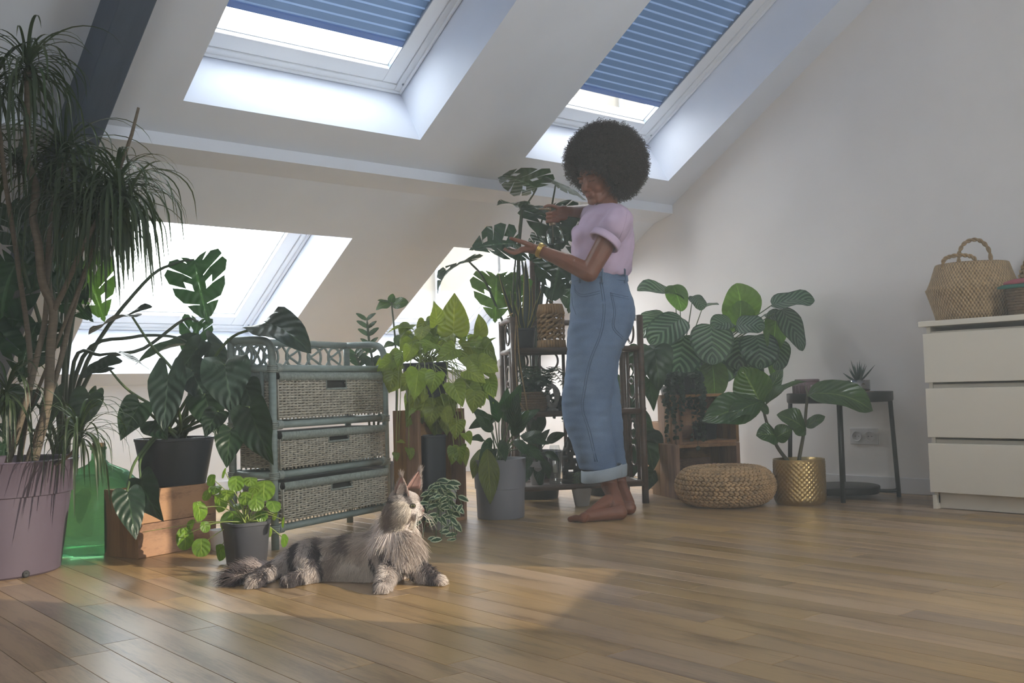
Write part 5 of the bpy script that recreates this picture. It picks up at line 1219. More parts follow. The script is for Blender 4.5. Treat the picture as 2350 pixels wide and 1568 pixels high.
for k in range(14): leaf('ivy', pc + Z3 * .065, pc + Z3 * .07 + rdir(10, 60) * ru(.03, .06), (.7, .7, 0), 1, t)
# ---- rubber fig in the hammered gold pot
m_gold = mat('hammered_gold', '#b59a68', .3, .1, 30, metal=.85); pc = Vector((3.985, 2.735, 0)); t = thing('rubber_fig', pc, 'broad-leaved fig in a gold diamond-embossed pot beside the pouf', 'potted plant')
q = MB(); nA, nZ, R_, Hp = 256, 56, .116, .205
for i in range(nZ + 1):
    z = Hp * i / nZ; f_ = 0 if z < .018 or z > Hp - .012 else 1; r0 = R_ * (1 - .10 * max(0, 1 - z / .03) ** 2)
    for k in range(nA):
        w = 2 * math.pi * k / nA; u = w * 16; v_ = z * 140; em = max(abs(math.sin(u + v_)), abs(math.sin(u - v_))); em = (abs(math.sin((u + v_) * 1)) * abs(math.sin((u - v_) * 1)))
        q.v.append(pc + Vector((math.cos(w), math.sin(w), 0)) * (r0 + f_ * .0034 * (em ** .6 - .5)) + Z3 * z)
for i in range(nZ):
    for k in range(nA): q.f.append((i * nA + k, i * nA + (k + 1) % nA, (i + 1) * nA + (k + 1) % nA, (i + 1) * nA + k))
q.lathe([(R_, Hp), (R_ - .006, Hp), (R_ - .006, Hp - .05)], pc, 48, None, False); q.lathe([(.001, .002), (R_ * .9, .001)], pc, 48, None, False)
q.build('pot', m_gold, t, True); q = MB(); q.lathe([(R_ - .006, Hp - .03), (.001, Hp - .025)], pc, 24, None, False); q.build('soil', m_soil, t)
Dg = dep_of(pc); g_trunk = mat('fig_stem', '#4a4534', .7, .2, 20)
s1 = [pc + Z3 * .17 - RT * .03, at(1806, 1056, Dg), at(1784, 1026, Dg), at(1763, 980, Dg), at(1752, 942, Dg)]; s2 = [pc + Z3 * .17 + RT * .01, at(1834, 1055, Dg), at(1844, 997, Dg), at(1850, 940, Dg), at(1854, 900, Dg)]
stem(t, s1, .010, .006, g_trunk, 'stem', 8); stem(t, s2, .010, .006, g_trunk, 'stem', 8)
for bx, by, tx, ty, d, h, wf, var in ((1748, 930, 1700, 842, -.02, (1, .3, -.2), 1.75, 0), (1744, 925, 1612, 968, -.06, (.85, .5, -.1), 1.2, 1), (1752, 922, 1660, 972, -.08, (.6, .8, .2), .9, 3), (1758, 930, 1850, 876, -.06, (.35, .9, -.3), 1.0, 2), (1752, 918, 1797, 848, .03, (.8, .2, -.6), 1.1, 0), (1765, 945, 1740, 930, -.03, (.8, .5, 0), 1.4, 0), (1854, 905, 2003, 944, .0, (.75, .7, .1), 1.05, 4), (1853, 910, 1846, 880, -.03, (.3, .6, .7), 1.2, 0), (1850, 990, 1782, 952, -.04, (.8, .6, 0), 1.5, 3), (1850, 980, 1894, 956, .0, (.6, .6, .4), 1.2, 1), (1785, 1000, 1735, 1000, -.06, (.8, .5, .2), 1.8, 3), (1780, 1005, 1818, 985, -.08, (.9, .4, 0), 2.0, 2)):
    leaf('rub', at(bx, by, Dg + d), at(tx, ty, Dg + d - .04), h, wf, t, var)
# ---- succulent on the tray table
pc = Vector((4.40, 2.665, TT + .0005)); q = MB(); 
for i in range(3): q.tube(circle_pts(pc + Z3 * (.008 + i * .013), .072 - i * .003, Vector((1, 0, 0)), Vector((0, 1, 0)), 36), .0075, 6, True)
q.lathe([(.001, .002), (.065, .001), (.065, .03), (.001, .032)], pc, 24, None, False)
o = q.build('seagrass_stand', m_rope, None, True, loc=pc); tag(o, 'low coiled seagrass stand under the spiky succulent', 'coaster')
pc = pc + Z3 * .042; t = thing('succulent', pc, 'spiky dark haworthia in a glass bowl on the black tray table', 'potted plant')
q = MB(); q.lathe([(.035, 0), (.052, .002), (.054, .01), (.054, .055), (.051, .055), (.05, .01)], pc, 32); q.build('bowl', thin_glass('smoked_glass', (.45, .45, .48), .6), t, True); q = MB(); q.lathe([(.048, .002), (.05, .04), (.001, .045)], pc, 24); q.build('soil', m_soil, t, True)
m_suc = mat('succulent_skin', '#3f5248', .45, .2, 40)
for k in range(22):
    a = k * 2.4; e = math.radians(ru(30, 80)); d = Vector((math.cos(a) * math.cos(e), math.sin(a) * math.cos(e), math.sin(e))); b0 = pc + Z3 * .04 + d * .008; L = ru(.06, .105); q = MB(); q.tube(smooth_path([b0, b0 + d * L * .5 + Z3 * .004, b0 + d * L + Z3 * .012], 3), [.006, .0075, .007, .006, .005, .003, .0006], 6, flat=.55); q.build('spike_leaf', m_suc, t, True)
# ================================================================== person
from mathutils.bvhtree import BVHTree
def organic(name, mb, voxel, it, m, parent, disp=None, fac=.5):
    me = mb.mesh(name + '_raw', None, True); ob = bpy.data.objects.new(name + '_raw', me); COL.objects.link(ob)
    r = ob.modifiers.new('r', 'REMESH'); r.mode = 'VOXEL'; r.voxel_size = voxel; r.use_smooth_shade = True
    if it: s = ob.modifiers.new('s', 'SMOOTH'); s.factor = fac; s.iterations = it
    bpy.context.view_layer.update(); dg = bpy.context.evaluated_depsgraph_get()
    out = bpy.data.meshes.new_from_object(ob.evaluated_get(dg)); bpy.data.objects.remove(ob); bpy.data.meshes.remove(me)
    n = len(out.vertices); co = np.empty(n * 3); out.vertices.foreach_get('co', co); co = co.reshape(-1, 3)
    if disp is not None:
        no_ = np.empty(n * 3); out.vertices.foreach_get('normal', no_); co = co + no_.reshape(-1, 3) * disp(co)[:, None]
    co[:, 2] = np.maximum(co[:, 2], .0012)
    o0 = WL[parent]; bvh_co = [Vector(c) for c in co]
    polys = [tuple(p.vertices) for p in out.polygons]
    out.vertices.foreach_set('co', (co - np.array(o0)).ravel()); out.update()
    out.name = name; out.materials.clear(); out.materials.append(m)
    out.polygons.foreach_set('use_smooth', [True] * len(out.polygons))
    o = link(name, out, parent); return o, BVHTree.FromPolygons(bvh_co, polys), co, polys
def sine_field(co, seeds, amp, fr):
    r = np.zeros(len(co)); rg = np.random.RandomState(seeds)
    for k in range(7):
        d = rg.normal(size=3); d /= np.linalg.norm(d); r += np.sin(co @ d * fr * rg.uniform(.6, 1.8) + rg.uniform(0, 6))
    return amp * r / 3
def skin_line(bvh, pts, r, m, par, name, lift=.0, n=5, dens=5):
    """lay a thin line on a surface along picture directions given by place points"""
    P = []
    for p in smooth_path(pts, dens):
        d = (p - CP).normalized(); h = bvh.ray_cast(CP, d)
        if h[0] is not None: P.append(h[0] - d * lift)
    if len(P) > 1: q = MB(); q.tube(P, r, n); return q.build(name, m, par, True)
def ring_loft(rings, n=28, cap=False):
    """rings: (centre, axis u, axis v) half-axes"""
    q = MB()
    for c, u, v in rings:
        for k in range(n): w = 2 * math.pi * k / n; q.v.append(c + u * math.cos(w) + v * math.sin(w))
    for i in range(len(rings) - 1):
        for k in range(n): q.f.append((i * n + k, i * n + (k + 1) % n, (i + 1) * n + (k + 1) % n, (i + 1) * n + k))
    return q
m_skin = mat('brown_skin', '#7a4a35', .45, .08, 30, bump=.05, bscale=300, sss=.12)
m_lip = mat('lips', '#8a4a45', .4, .05, 40); m_sole = mat('sole_skin', '#a8735a', .5, .08, 30)
m_shirt = mat('lilac_cotton', '#c3adc6', .85, .04, 12, bump=.15, bscale=350); m_hair = mat('dark_hair', '#1d1512', .55, .3, 60)
WP = fl(1385, 1178); DW = dep_of(WP)
person = thing('person', WP, 'barefoot person with curly dark hair, lilac t-shirt and rolled jeans, misting plants', 'person')
def W(x, y, d=0.): return at(x, y, DW + d)
PXM = DW / FPX       # metres per picture pixel at this distance
LFT = -RT; TWD = -FW
HF = Vector((LFT * math.cos(math.radians(40)) + TWD * math.sin(math.radians(40))) * .965 + Z3 * -.26).normalized()   # where the face looks
HS = HF.cross(Z3).normalized() * -1; HS = Z3.cross(HF).normalized(); HU = HF.cross(HS).normalized()                      # her left, crown
HC = W(1374, 412, 0)
def hp(f, s, u): return HC + HF * f + HS * s + HU * u
b = MB(); HA = (HF, HS, HU)
# head
b.ell(hp(-.012, 0, .030), (.098, .076, .088), HA, 20, 14); b.ell(hp(.035, 0, -.012), (.052, .060, .070), HA, 18, 12); b.ell(hp(.045, 0, -.066), (.036, .043, .036), HA, 14, 10); b.ell(hp(.068, 0, -.088), (.016, .022, .016), HA, 12, 8)
for s in (-1, 1):
    b.ell(hp(.056, s * .034, -.028), (.024, .022, .026), HA, 12, 8); b.cone(hp(-.005, s * .058, -.045), hp(.055, s * .024, -.088), .020, .015); b.ell(hp(.075, s * .028, .026), (.014, .026, .009), HA, 12, 8)
    b.ell(hp(.071, s * .030, .008), (.0145, .0165, .010), HA, 12, 8); b.ell(hp(-.012, s * .076, -.008), (.016, .008, .028), HA, 10, 8); b.ell(hp(.088, s * .0115, -.034), (.0095, .0085, .0075), HA, 10, 7)
b.cone(hp(.078, 0, .018), hp(.100, 0, -.022), .0085, .0105); b.ell(hp(.102, 0, -.029), (.0105, .0115, .0095), HA, 12, 8); b.ell(hp(.078, 0, -.056), (.016, .024, .016), HA, 12, 8)
# neck, trunk
NB = W(1393, 490, 0)
b.cone(hp(-.03, 0, -.06), NB, .048, .052, 14); 
SHN, SHF = W(1418, 508, -.155), W(1364, 500, .155)
b.cone(lerp(NB, SHN, .2) - Z3 * .012, SHN, .045, .045, 12); b.cone(lerp(NB, SHF, .2) - Z3 * .012, SHF, .045, .045, 12)
TR = lambda x, y, w_, dd, th: b.ell(W(x, y), (w_, dd, th), (RT, FW, Z3), 16, 10)
TR(1388, 545, .105, .155, .13); TR(1378, 615, .095, .125, .11); TR(1383, 690, .105, .125, .10)
# arms
ELN, WRN = W(1352, 626, -.185), W(1236, 574, -.10)
b.cone(SHN, ELN, .048, .040, 14); b.cone(ELN, lerp(ELN, WRN, .45) + Z3 * .004, .041, .036, 14); b.cone(lerp(ELN, WRN, .4) + Z3 * .004, WRN, .037, .024, 14)
ELF, WRF = W(1356, 486, .36), W(1306, 485, .17)
b.cone(SHF, ELF, .048, .038, 14); b.cone(ELF, WRF, .038, .025, 14)
# near hand: palm up under the leaf, fingers reaching forward, thumb on top
def chain(pts, r): 
    for i in range(len(pts) - 1): b.cone(pts[i], pts[i + 1], r[i], r[i + 1], 10)
hn = lambda x, y, d: W(x, y, d)
b.cone(WRN, hn(1216, 570, -.10), .024, .022, 12)
for k in range(4): b.cone(hn(1220, 570 + k * .6, -.125 + k * .017), hn(1196, 573 + k * .5, -.135 + k * .020), .0145, .0125, 10)
FN = [[(1196, 576, -.137), (1181, 582, -.150), (1170, 580, -.155), (1163, 575, -.155)], [(1196, 575, -.116), (1178, 581, -.124), (1165, 578, -.128), (1157, 573, -.128)], [(1197, 574, -.096), (1179, 579, -.098), (1166, 576, -.100), (1159, 571, -.10)], [(1198, 572, -.077), (1184, 576, -.074), (1174, 574, -.073), (1168, 570, -.072)]]
for i, p in enumerate(FN): chain([hn(*q) for q in p], (.0092, .0078, .0070, .0060))
chain([hn(1218, 563, -.135), hn(1200, 556, -.152), hn(1184, 551, -.152), hn(1172, 547, -.148)], (.0125, .0105, .0092, .0078))
# far hand: fist round the sprayer's neck, index finger on the pump
b.cone(WRF, hn(1292, 486, .155), .025, .025, 12)
for k in range(4): b.cone(hn(1296, 479 + k * 6.5, .15), hn(1281, 479 + k * 7.5, .135), .0150, .0120, 10)
chain([hn(1282, 477, .132), hn(1266, 472, .126), hn(1257, 472, .134), hn(1249, 475, .142)], (.0092, .0082, .0074, .0064))
for k in range(3):
    y = 488 + k * 9.4; chain([hn(1281, y, .134), hn(1266, y + 1, .110), hn(1255, y + 2, .120), hn(1257, y + 3, .150)], (.0088, .0080, .0074, .0066))
chain([hn(1290, 486, .168), hn(1276, 486, .182), hn(1264, 489, .178)], (.0120, .0105, .0085))
# legs and feet
KN, AN_ = W(1352, 905, -.07), W(1399, 1116, -.055); KF, AF = W(1378, 905, .085), W(1420, 1110, .075)
b.cone(W(1384, 740, -.075), KN, .068, .050, 14); b.cone(KN, AN_, .056, .037, 14); b.cone(W(1384, 740, .08), KF, .068, .050, 14); b.cone(KF, AF, .056, .037, 14)
def foot(ank, heel, ball, toe, side):
    hl = fl(*heel, .030); bl = fl(*ball, .022); tl = fl(*toe, .012); q = Vector((ank.x, ank.y, 0))
    b.cone(ank, lerp(ank, hl, .8), .035, .032, 12); b.ell(hl, (.030, .027, .030), None, 12, 9); b.cone(hl, bl, .029, .023, 12); i0 = lerp(lerp(ank, hl, .45), bl, .22); b.cone(i0, bl + Z3 * .003, .033, .020, 12)
    dr = (tl - bl); dr.z = 0; dr.normalize(); sd = Vector((-dr.y, dr.x, 0)) * side
    b.cone(bl + sd * .022, bl - sd * .026, .021, .017, 10)
    for k, (o_, L, r) in enumerate(((.028, .062, .0125), (.010, .060, .0095), (-.006, .054, .0088), (-.020, .046, .0082), (-.033, .036, .0078))):
        p = bl + sd * o_; p.z = .014; e = p + dr * L; e.z = r; b.cone(p, lerp(p, e, .6) + Z3 * .006, r * 1.25, r * 1.05, 8); b.cone(lerp(p, e, .6) + Z3 * .006, e, r * 1.05, r, 8)
foot(AN_, (1424, 1177), (1346, 1186), (1312, 1190), 1); foot(AF, (1445, 1166), (1372, 1172), (1338, 1175), -1)
body, bvh_b, co_b, _ = organic('body', b, .0031, 5, m_skin, person)
# face details
for s in (-1, 1):
    q = MB(); q.ell(hp(.0765, s * .0305, .0075), (.0125, .0140, .0095), HA, 12, 8); e_ = q.build('eyelid', m_skin, person, True)
    q = MB(); q.tube([hp(.0868 - abs(k) * .0026 * (1.6 if k * s > 0 else .7), s * .0305 + k * .0045, .0012 - .0012 * (k * k) * .15) for k in (-3, -2, -1, 0, 1, 2, 3)], .0013, 5); q.build('eyelash', m_hair, person, True)
    q = MB(); q.tube([hp(.0925 - abs(k) * .0025 - (.004 if k * s > 1 else 0), s * .030 + k * .006, .030 + .0022 * (1 - (k * .5) ** 2 * .8)) for k in (-3, -2, -1, 0, 1, 2, 3)], [.0014, .0026, .0030, .0030, .0028, .0022, .0012], 6); q.build('eyebrow', m_hair, person, True)
q = MB(); q.tube([hp(.0905 - .0034 * abs(k) ** 1.4, k * .0080, -.0530 + .0019 * abs(k)) for k in (-3, -2, -1, 0, 1, 2, 3)], [.0012, .0028, .0040, .0036, .0040, .0028, .0012], 8); q.build('upper_lip', m_lip, person, True)
q = MB(); q.tube([hp(.0905 - .0034 * abs(k) ** 1.4, k * .0074, -.0600 + .0028 * abs(k)) for k in (-3, -2, -1, 0, 1, 2, 3)], [.0012, .0034, .0048, .0052, .0048, .0034, .0012], 8); q.build('lower_lip', m_lip, person, True)
# hair: dense core and curls
b = MB(); rg = random.Random(2)
def hair_ok(d): return not (d.dot(HF) > .30 and d.dot(HU) < .62) 
HCC = W(1390, 376, 0)
k = 0
for i in range(260):
    z = 1 - 2 * (i + .5) / 260; a = i * 2.39996; d = Vector((math.cos(a) * math.sqrt(1 - z * z), math.sin(a) * math.sqrt(1 - z * z), z))
    if d.z < -.80: continue
    p = HCC + Vector((d.x * .104, d.y * .104, d.z * .098)); r_ = .062 + .008 * math.sin(i * 1.7)
    if (p - HC).dot(HF) > .020 and (p - HC).dot(HU) < .095: continue
    if (p - HC).dot(HF) > -.03 and (p - HC).dot(HU) < .055: r_ *= .62
    b.ell(p, r_, None, 10, 7)
hc_o, bvh_h, co_h, pol_h = organic('hair', b, .010, 2, m_hair, person, lambda co: sine_field(co, 5, .004, 90))
def curves(name, P, rad, colr, m, parent):
    """P: (n, k, 3) strand points"""
    n, k, _ = P.shape; hc = bpy.data.hair_curves.new(name); hc.add_curves([k] * n)
    hc.attributes['position'].data.foreach_set('vector', (P - np.array(WL[parent])[None, None]).astype(np.float32).ravel())
    ra = hc.attributes.get('radius') or hc.attributes.new('radius', 'FLOAT', 'POINT'); ra.data.foreach_set('value', rad.astype(np.float32).ravel())
    if colr is not None:
        ca = hc.attributes.new('tint', 'FLOAT_COLOR', 'POINT'); ca.data.foreach_set('color', np.repeat(np.concatenate([colr, np.ones((n, 1))], 1)[:, None], k, 1).astype(np.float32).ravel())
    hc.materials.append(m); return link(name, hc, parent)
def surface_points(co, polys, n, seed):
    tri = np.array([t_ for p in polys for t_ in ((p[0], p[1], p[2]), (p[0], p[2], p[3])) if len(p) == 4] + [p for p in polys if len(p) == 3])
    A, B, C_ = co[tri[:, 0]], co[tri[:, 1]], co[tri[:, 2]]; nn = np.cross(B - A, C_ - A); ar = np.linalg.norm(nn, axis=1); nn /= (ar[:, None] + 1e-12)
    rs = np.random.RandomState(seed); idx = rs.choice(len(tri), n, p=ar / ar.sum()); u, v = rs.rand(n, 1), rs.rand(n, 1); f_ = (u + v) > 1; u[f_] = 1 - u[f_]; v[f_] = 1 - v[f_]
    return A[idx] + (B[idx] - A[idx]) * u + (C_[idx] - A[idx]) * v, nn[idx], rs
m_curl, tt_, oo_ = nt('curl_hair'); _p = N(tt_, 'ShaderNodeBsdfPrincipled'); _p.inputs['Roughness'].default_value = .42; _at = N(tt_, 'ShaderNodeAttribute'); _at.attribute_name = 'tint'; tt_.links.new(_at.outputs['Color'], _p.inputs['Base Color']); tt_.links.new(_p.outputs[0], oo_.inputs[0])
ps, ns_, rs = surface_points(co_h, pol_h, 9000, 1)
f_ = np.array([(Vector(p) - HC).dot(HF) for p in ps]); u_ = np.array([(Vector(p) - HC).dot(HU) for p in ps]); s_ = np.array([(Vector(p) - HC).dot(HS) for p in ps]); keep = ~((f_ > .045) & (u_ < .06) & (s_ > -.06) & (s_ < .066)) & ~((f_ > .012) & (u_ < .03) & (s_ > .03) & (s_ < .085)); ps, ns_ = ps[keep], ns_[keep]; n = len(ps); K = 20
tt = np.linspace(0, 1, K)[None, :, None]; ax = np.cross(ns_, rs.normal(size=(n, 3))); ax /= np.linalg.norm(ax, axis=1)[:, None]; ay = np.cross(ns_, ax)
L = rs.uniform(.012, .040, (n, 1, 1)); R_ = rs.uniform(.0025, .0055, (n, 1, 1)); w = tt * rs.uniform(9, 18, (n, 1, 1)) + rs.uniform(0, 6.28, (n, 1, 1))
bend = ax[:, None] * (rs.normal(size=(n, 1, 1)) * .010 * tt ** 2)
P = ps[:, None] + ns_[:, None] * (tt * L - .004) + ax[:, None] * np.cos(w) * R_ + ay[:, None] * np.sin(w) * R_ + bend
curves('curls', P, np.full((n, K), .00075), np.clip(np.array([[.022, .013, .010]]) * rs.uniform(.6, 2.2, (n, 1)), 0, 1), m_curl, hc_o)
# t-shirt
b = MB(); SR = lambda x0, x1, y, dd, th: b.ell(W((x0 + x1) / 2, y, 0), ((x1 - x0) / 2 * PXM, dd, th), (RT, FW, Z3), 20, 10)
def JL(rows, n=30):
    q = ring_loft([(W((x0 + x1) / 2, y, d), RT * ((x1 - x0) / 2 * PXM), FW * dd) for y, x0, x1, d, dd in rows], n); m_ = len(rows)
    q.f.append(tuple(range(n))); q.f.append(tuple((m_ - 1) * n + k for k in reversed(range(n)))); q.f = [f_[::-1] for f_ in q.f]; b.add(q.v, q.f)
JL([(472, 1364, 1428, 0, .075), (483, 1350, 1440, 0, .125), (498, 1338, 1448, 0, .160), (520, 1326, 1453, 0, .165), (545, 1314, 1454, 0, .157), (570, 1312, 1454, 0, .150), (600, 1313, 1453, 0, .143), (622, 1314, 1448, 0, .137), (638, 1318, 1438, 0, .128)])
b.ell(W(1340, 545, -.065), (.050, .055, .060), None, 14, 9); b.ell(W(1335, 543, .07), (.048, .055, .060), None, 14, 9)
b.cone(lerp(NB, SHN, .45), SHN, .052, .066, 14); b.cone(lerp(NB, SHF, .45), SHF, .052, .062, 14); b.ell(NB - Z3 * .012, (.075, .085, .045), (RT, FW, Z3), 16, 9)
HN = W(1388, 553, -.178); b.cone(SHN, lerp(SHN, HN, .35), .066, .066, 16); HFm = lerp(SHF, ELF, .35); b.cone(SHF, HFm, .062, .058, 16)
def shirt_d(co): return sine_field(co, 9, .0042, 42) + sine_field(co, 21, .0016, 120)
sh, bvh_s, _, _ = organic('t_shirt', b, .006, 14, m_shirt, person, shirt_d)
ax_ = (HN - SHN).normalized(); u1 = ax_.cross(FW).normalized(); v1 = ax_.cross(u1)
q = ring_loft([(lerp(SHN, HN, t_), u1 * r_, v1 * r_ * .95) for t_, r_ in ((.78, .066), (.80, .070), (1.06, .0715), (1.10, .070), (1.10, .060), (.85, .058))], 32); q.build('sleeve_cuff', m_shirt, sh, True)
nx = (NB - hp(-.03, 0, -.06)).normalized(); nu = nx.cross(FW).normalized(); nv = nx.cross(nu); q = MB(); q.tube([NB - nx * .008 + nu * (.058 * math.cos(w)) + nv * (.060 * math.sin(w)) - Z3 * .012 * (math.cos(w)) for w in [2 * math.pi * k / 30 for k in range(30)]], .0065, 8, True); q.build('collar', m_shirt, sh, True)
skin_line(bvh_s, [W(1440, 468), W(1438, 500), W(1425, 540), W(1412, 560)], .0012, m_shirt, sh, 'armhole_seam', .0005)
# jeans
def denim(name, base, lite):
    m, t, out = nt(name); p = N(t, 'ShaderNodeBsdfPrincipled'); p.inputs['Roughness'].default_value = .85; t.links.new(p.outputs[0], out.inputs[0]); tc = N(t, 'ShaderNodeTexCoord')
    n1 = N(t, 'ShaderNodeTexNoise'); n1.inputs['Scale'].default_value = 5; n1.inputs['Detail'].default_value = 6; t.links.new(tc.outputs['Object'], n1.inputs['Vector'])
    n2 = N(t, 'ShaderNodeTexNoise'); n2.inputs['Scale'].default_value = 350; t.links.new(tc.outputs['Object'], n2.inputs['Vector'])
    f_ = math_n(t, 'ADD', math_n(t, 'MULTIPLY', n1.outputs[0], .7), math_n(t, 'MULTIPLY', n2.outputs[0], .3)); t.links.new(ramp(t, f_, [(.32, base), (.68, lite)]), p.inputs['Base Color'])
    bp = N(t, 'ShaderNodeBump'); bp.inputs['Strength'].default_value = .25; bp.inputs['Distance'].default_value = .002; t.links.new(n2.outputs[0], bp.inputs['Height']); t.links.new(bp.outputs[0], p.inputs['Normal']); return m
m_jean = denim('blue_denim', '#455a7a', '#7288a6'); m_cuff = denim('denim_inside', '#8b98a6', '#aab4be'); m_stitch = mat('denim_stitch', '#4a5d78', .8); m_stitch2 = mat('orange_stitch', '#8f7d6c', .8)
b = MB()
JL([(630, 1314, 1438, 0, .130), (650, 1312, 1441, 0, .137), (672, 1310, 1448, 0, .148), (698, 1308, 1457, 0, .160), (724, 1306, 1460, 0, .166), (752, 1305, 1455, 0, .168), (780, 1304, 1442, 0, .164), (800, 1303, 1430, 0, .15)])
JL([(740, 1308, 1450, -.07, .095), (775, 1304, 1438, -.074, .095), (800, 1302, 1426, -.075, .095), (830, 1300, 1416, -.073, .094), (860, 1296, 1411, -.07, .093), (890, 1292, 1407, -.068, .091), (920, 1290, 1403, -.066, .089), (950, 1292, 1401, -.065, .088), (980, 1298, 1403, -.064, .088), (1010, 1306, 1406, -.062, .088), (1040, 1317, 1411, -.060, .088), (1078, 1332, 1420, -.058, .086)])
JL([(740, 1312, 1445, .085, .090), (790, 1318, 1430, .09, .09), (830, 1322, 1421, .09, .088), (870, 1325, 1420, .088, .086), (910, 1330, 1424, .086, .085), (950, 1338, 1428, .084, .084), (990, 1346, 1431, .082, .083), (1030, 1354, 1434, .08, .083), (1072, 1364, 1437, .078, .082)])
def jean_d(co): return sine_field(co * np.array([1, 1, .8]), 3, .0042, 40) + sine_field(co * np.array([.6, .6, 1.3]), 14, .0016, 80)
je, bvh_j, _, _ = organic('jeans', b, .0065, 5, m_jean, person, jean_d)
wr = lambda y, x0, x1, d, dd, k=1.0: (W((x0 + x1) / 2, y, d), RT * ((x1 - x0) / 2 * PXM * k), FW * (dd * k))
q = ring_loft([wr(624, 1312, 1438, 0, .130), wr(623, 1311, 1439, 0, .133), wr(646, 1310, 1442, 0, .137), wr(647, 1312, 1440, 0, .134)], 36); q.build('waistband', m_jean, je, True, auto=40)
for cx0, cx1, y0_, y1_, d, dd, tl in ((1336, 1425, 1072, 1100, -.058, .092, -5), (1370, 1438, 1064, 1093, .078, .085, 0)):
    R4 = []
    for y, k in ((y0_ + 2, .97), (y0_, 1.02), (y0_ + 3, 1.06), (y1_ - 2, 1.05), (y1_, 1.01), (y1_ - 1, .93), (y0_ + 8, .90)):
        c_, u, v = wr(y, cx0, cx1, d, dd, k); R4.append((c_, u + Z3 * (.016 if tl else .004), v))
    q = ring_loft(R4, 36); q.build('turn_up', m_cuff, je, True, auto=60)
sl_ = lambda pts, m=m_stitch, nm='seam', r=.0016: skin_line(bvh_j, [W(x, y) for x, y in pts], r, m, je, nm, .0004)
for o_ in (0, 5): sl_([(1377 + o_, 648), (1384 + o_, 700), (1378 + o_, 760), (1352 + o_, 830), (1338 + o_, 900), (1335 + o_, 940), (1350 + o_, 990), (1366 + o_, 1060)])
sl_([(1318, 655), (1322, 668), (1338, 676), (1377, 668)], nm='pocket_edge'); sl_([(1318, 661), (1322, 673), (1338, 681), (1378, 673)], nm='pocket_edge')
sl_([(1400, 672), (1452, 684)], nm='back_pocket'); sl_([(1401, 673), (1409, 715), (1406, 752), (1428, 778)], nm='back_pocket'); sl_([(1405, 673), (1413, 715), (1410, 750), (1430, 774)], nm='back_pocket'); sl_([(1401, 677), (1452, 689)], nm='back_pocket')
sl_([(1312, 672), (1314, 700), (1322, 722)], nm='fly_seam')
for x in (1383, 1434, 1330):
    q = MB(); P = [W(x, y, -.2) for y in (618, 634, 650)]; pts = []
    for p in P:
        d = (p - CP).normalized(); h = bvh_j.ray_cast(CP, d); pts.append(CP + d * ((h[3] if h[0] else (p - CP).length) - .006))
    q.tube(pts, .005, 6, flat=.5); q.build('belt_loop', m_jean, je, True)
q = MB(); q.ell(W(1310, 648, -.02), (.006, .009, .009), None, 10, 7); q.build('button', mat('steel_button', '#b8bcc0', .3, .05, metal=.8), je, True)
# bracelet watch
wd = (WRN - ELN).normalized(); wu = wd.cross(Z3).normalized(); wv = wd.cross(wu); m_gw = mat('gold_metal', '#c9a85a', .28, .05, metal=.9); wc_ = lerp(ELN, WRN, .965)
q = MB()
for o_ in (-.006, 0, .006): q.tube([wc_ + wd * o_ + wu * (.0285 * math.cos(w)) + wv * (.0285 * math.sin(w)) for w in [2 * math.pi * k / 24 for k in range(24)]], .0036, 6, True)
br = q.build('bracelet', m_gw, person, True); q = MB(); wn = (wv * -1 if wv.z < 0 else wv) ; wn = (Z3 * .8 - FW * .5).normalized(); wn = (wn - wd * wn.dot(wd)).normalized(); q.lathe([(.001, 0), (.013, 0), (.014, .003), (.012, .006), (.001, .006)], wc_ + wn * .027, 20, (wd, wd.cross(wn), wn), False); q.build('dial', m_gw, br, True)
q = MB(); wc2 = lerp(ELN, WRN, .92); q.tube([wc2 + wu * (.031 * math.cos(w)) + wv * (.031 * math.sin(w)) for w in [2 * math.pi * k / 24 for k in range(24)]], .0016, 6, True); q.build('bangle', m_gw, person, True)
# ---- glass plant mister in the far hand
m_sg, t_, o_ = nt('mister_glass'); g_ = N(t_, 'ShaderNodeBsdfGlass'); g_.inputs['IOR'].default_value = 1.3; g_.inputs['Roughness'].default_value = .05; g_.inputs['Color'].default_value = (.9, .93, .93, 1); tr_ = N(t_, 'ShaderNodeBsdfTransparent'); mx_ = N(t_, 'ShaderNodeMixShader'); mx_.inputs[0].default_value = .25; t_.links.new(g_.outputs[0], mx_.inputs[1]); t_.links.new(tr_.outputs[0], mx_.inputs[2]); t_.links.new(mx_.outputs[0], o_.inputs[0])
S0_, S1_ = W(1268, 514, .13), W(1277, 560, .13); sa = (S0_ - S1_).normalized(); su = sa.cross(FW).normalized(); sv_ = sa.cross(su); SAx = (su, sv_, sa); SB = S1_
t = thing('plant_mister', SB, 'ribbed clear glass plant mister with metal pump held over the leaves', 'spray bottle')
q = MB()
prf = [(.025, 0), (.036, .002), (.037, .008), (.036, .05), (.034, .064), (.024, .076), (.013, .084), (.012, .092)]
for r_, z in prf:
    for k in range(48): w = 2 * math.pi * k / 48; rr = r_ * (1 + (.035 * math.cos(w * 16) if .008 < z < .07 else 0)); q.v.append(SB + (su * math.cos(w) + sv_ * math.sin(w)) * rr + sa * z)
for i in range(len(prf) - 1):
    for k in range(48): q.f.append((i * 48 + k, i * 48 + (k + 1) % 48, (i + 1) * 48 + (k + 1) % 48, (i + 1) * 48 + k))
q.f.append(tuple(range(47, -1, -1))); q.build('bottle', m_sg, t, True)
m_pm = mat('bronze_pump', '#8c7a64', .3, .1, metal=.9)
q = MB(); q.lathe([(.014, .086), (.0155, .088), (.0155, .1), (.012, .103), (.0075, .106), (.0075, .13), (.006, .132), (.006, .155), (.009, .158), (.009, .166), (.004, .17)], SB, 20, SAx, True, True); q.build('pump', m_pm, t, True)
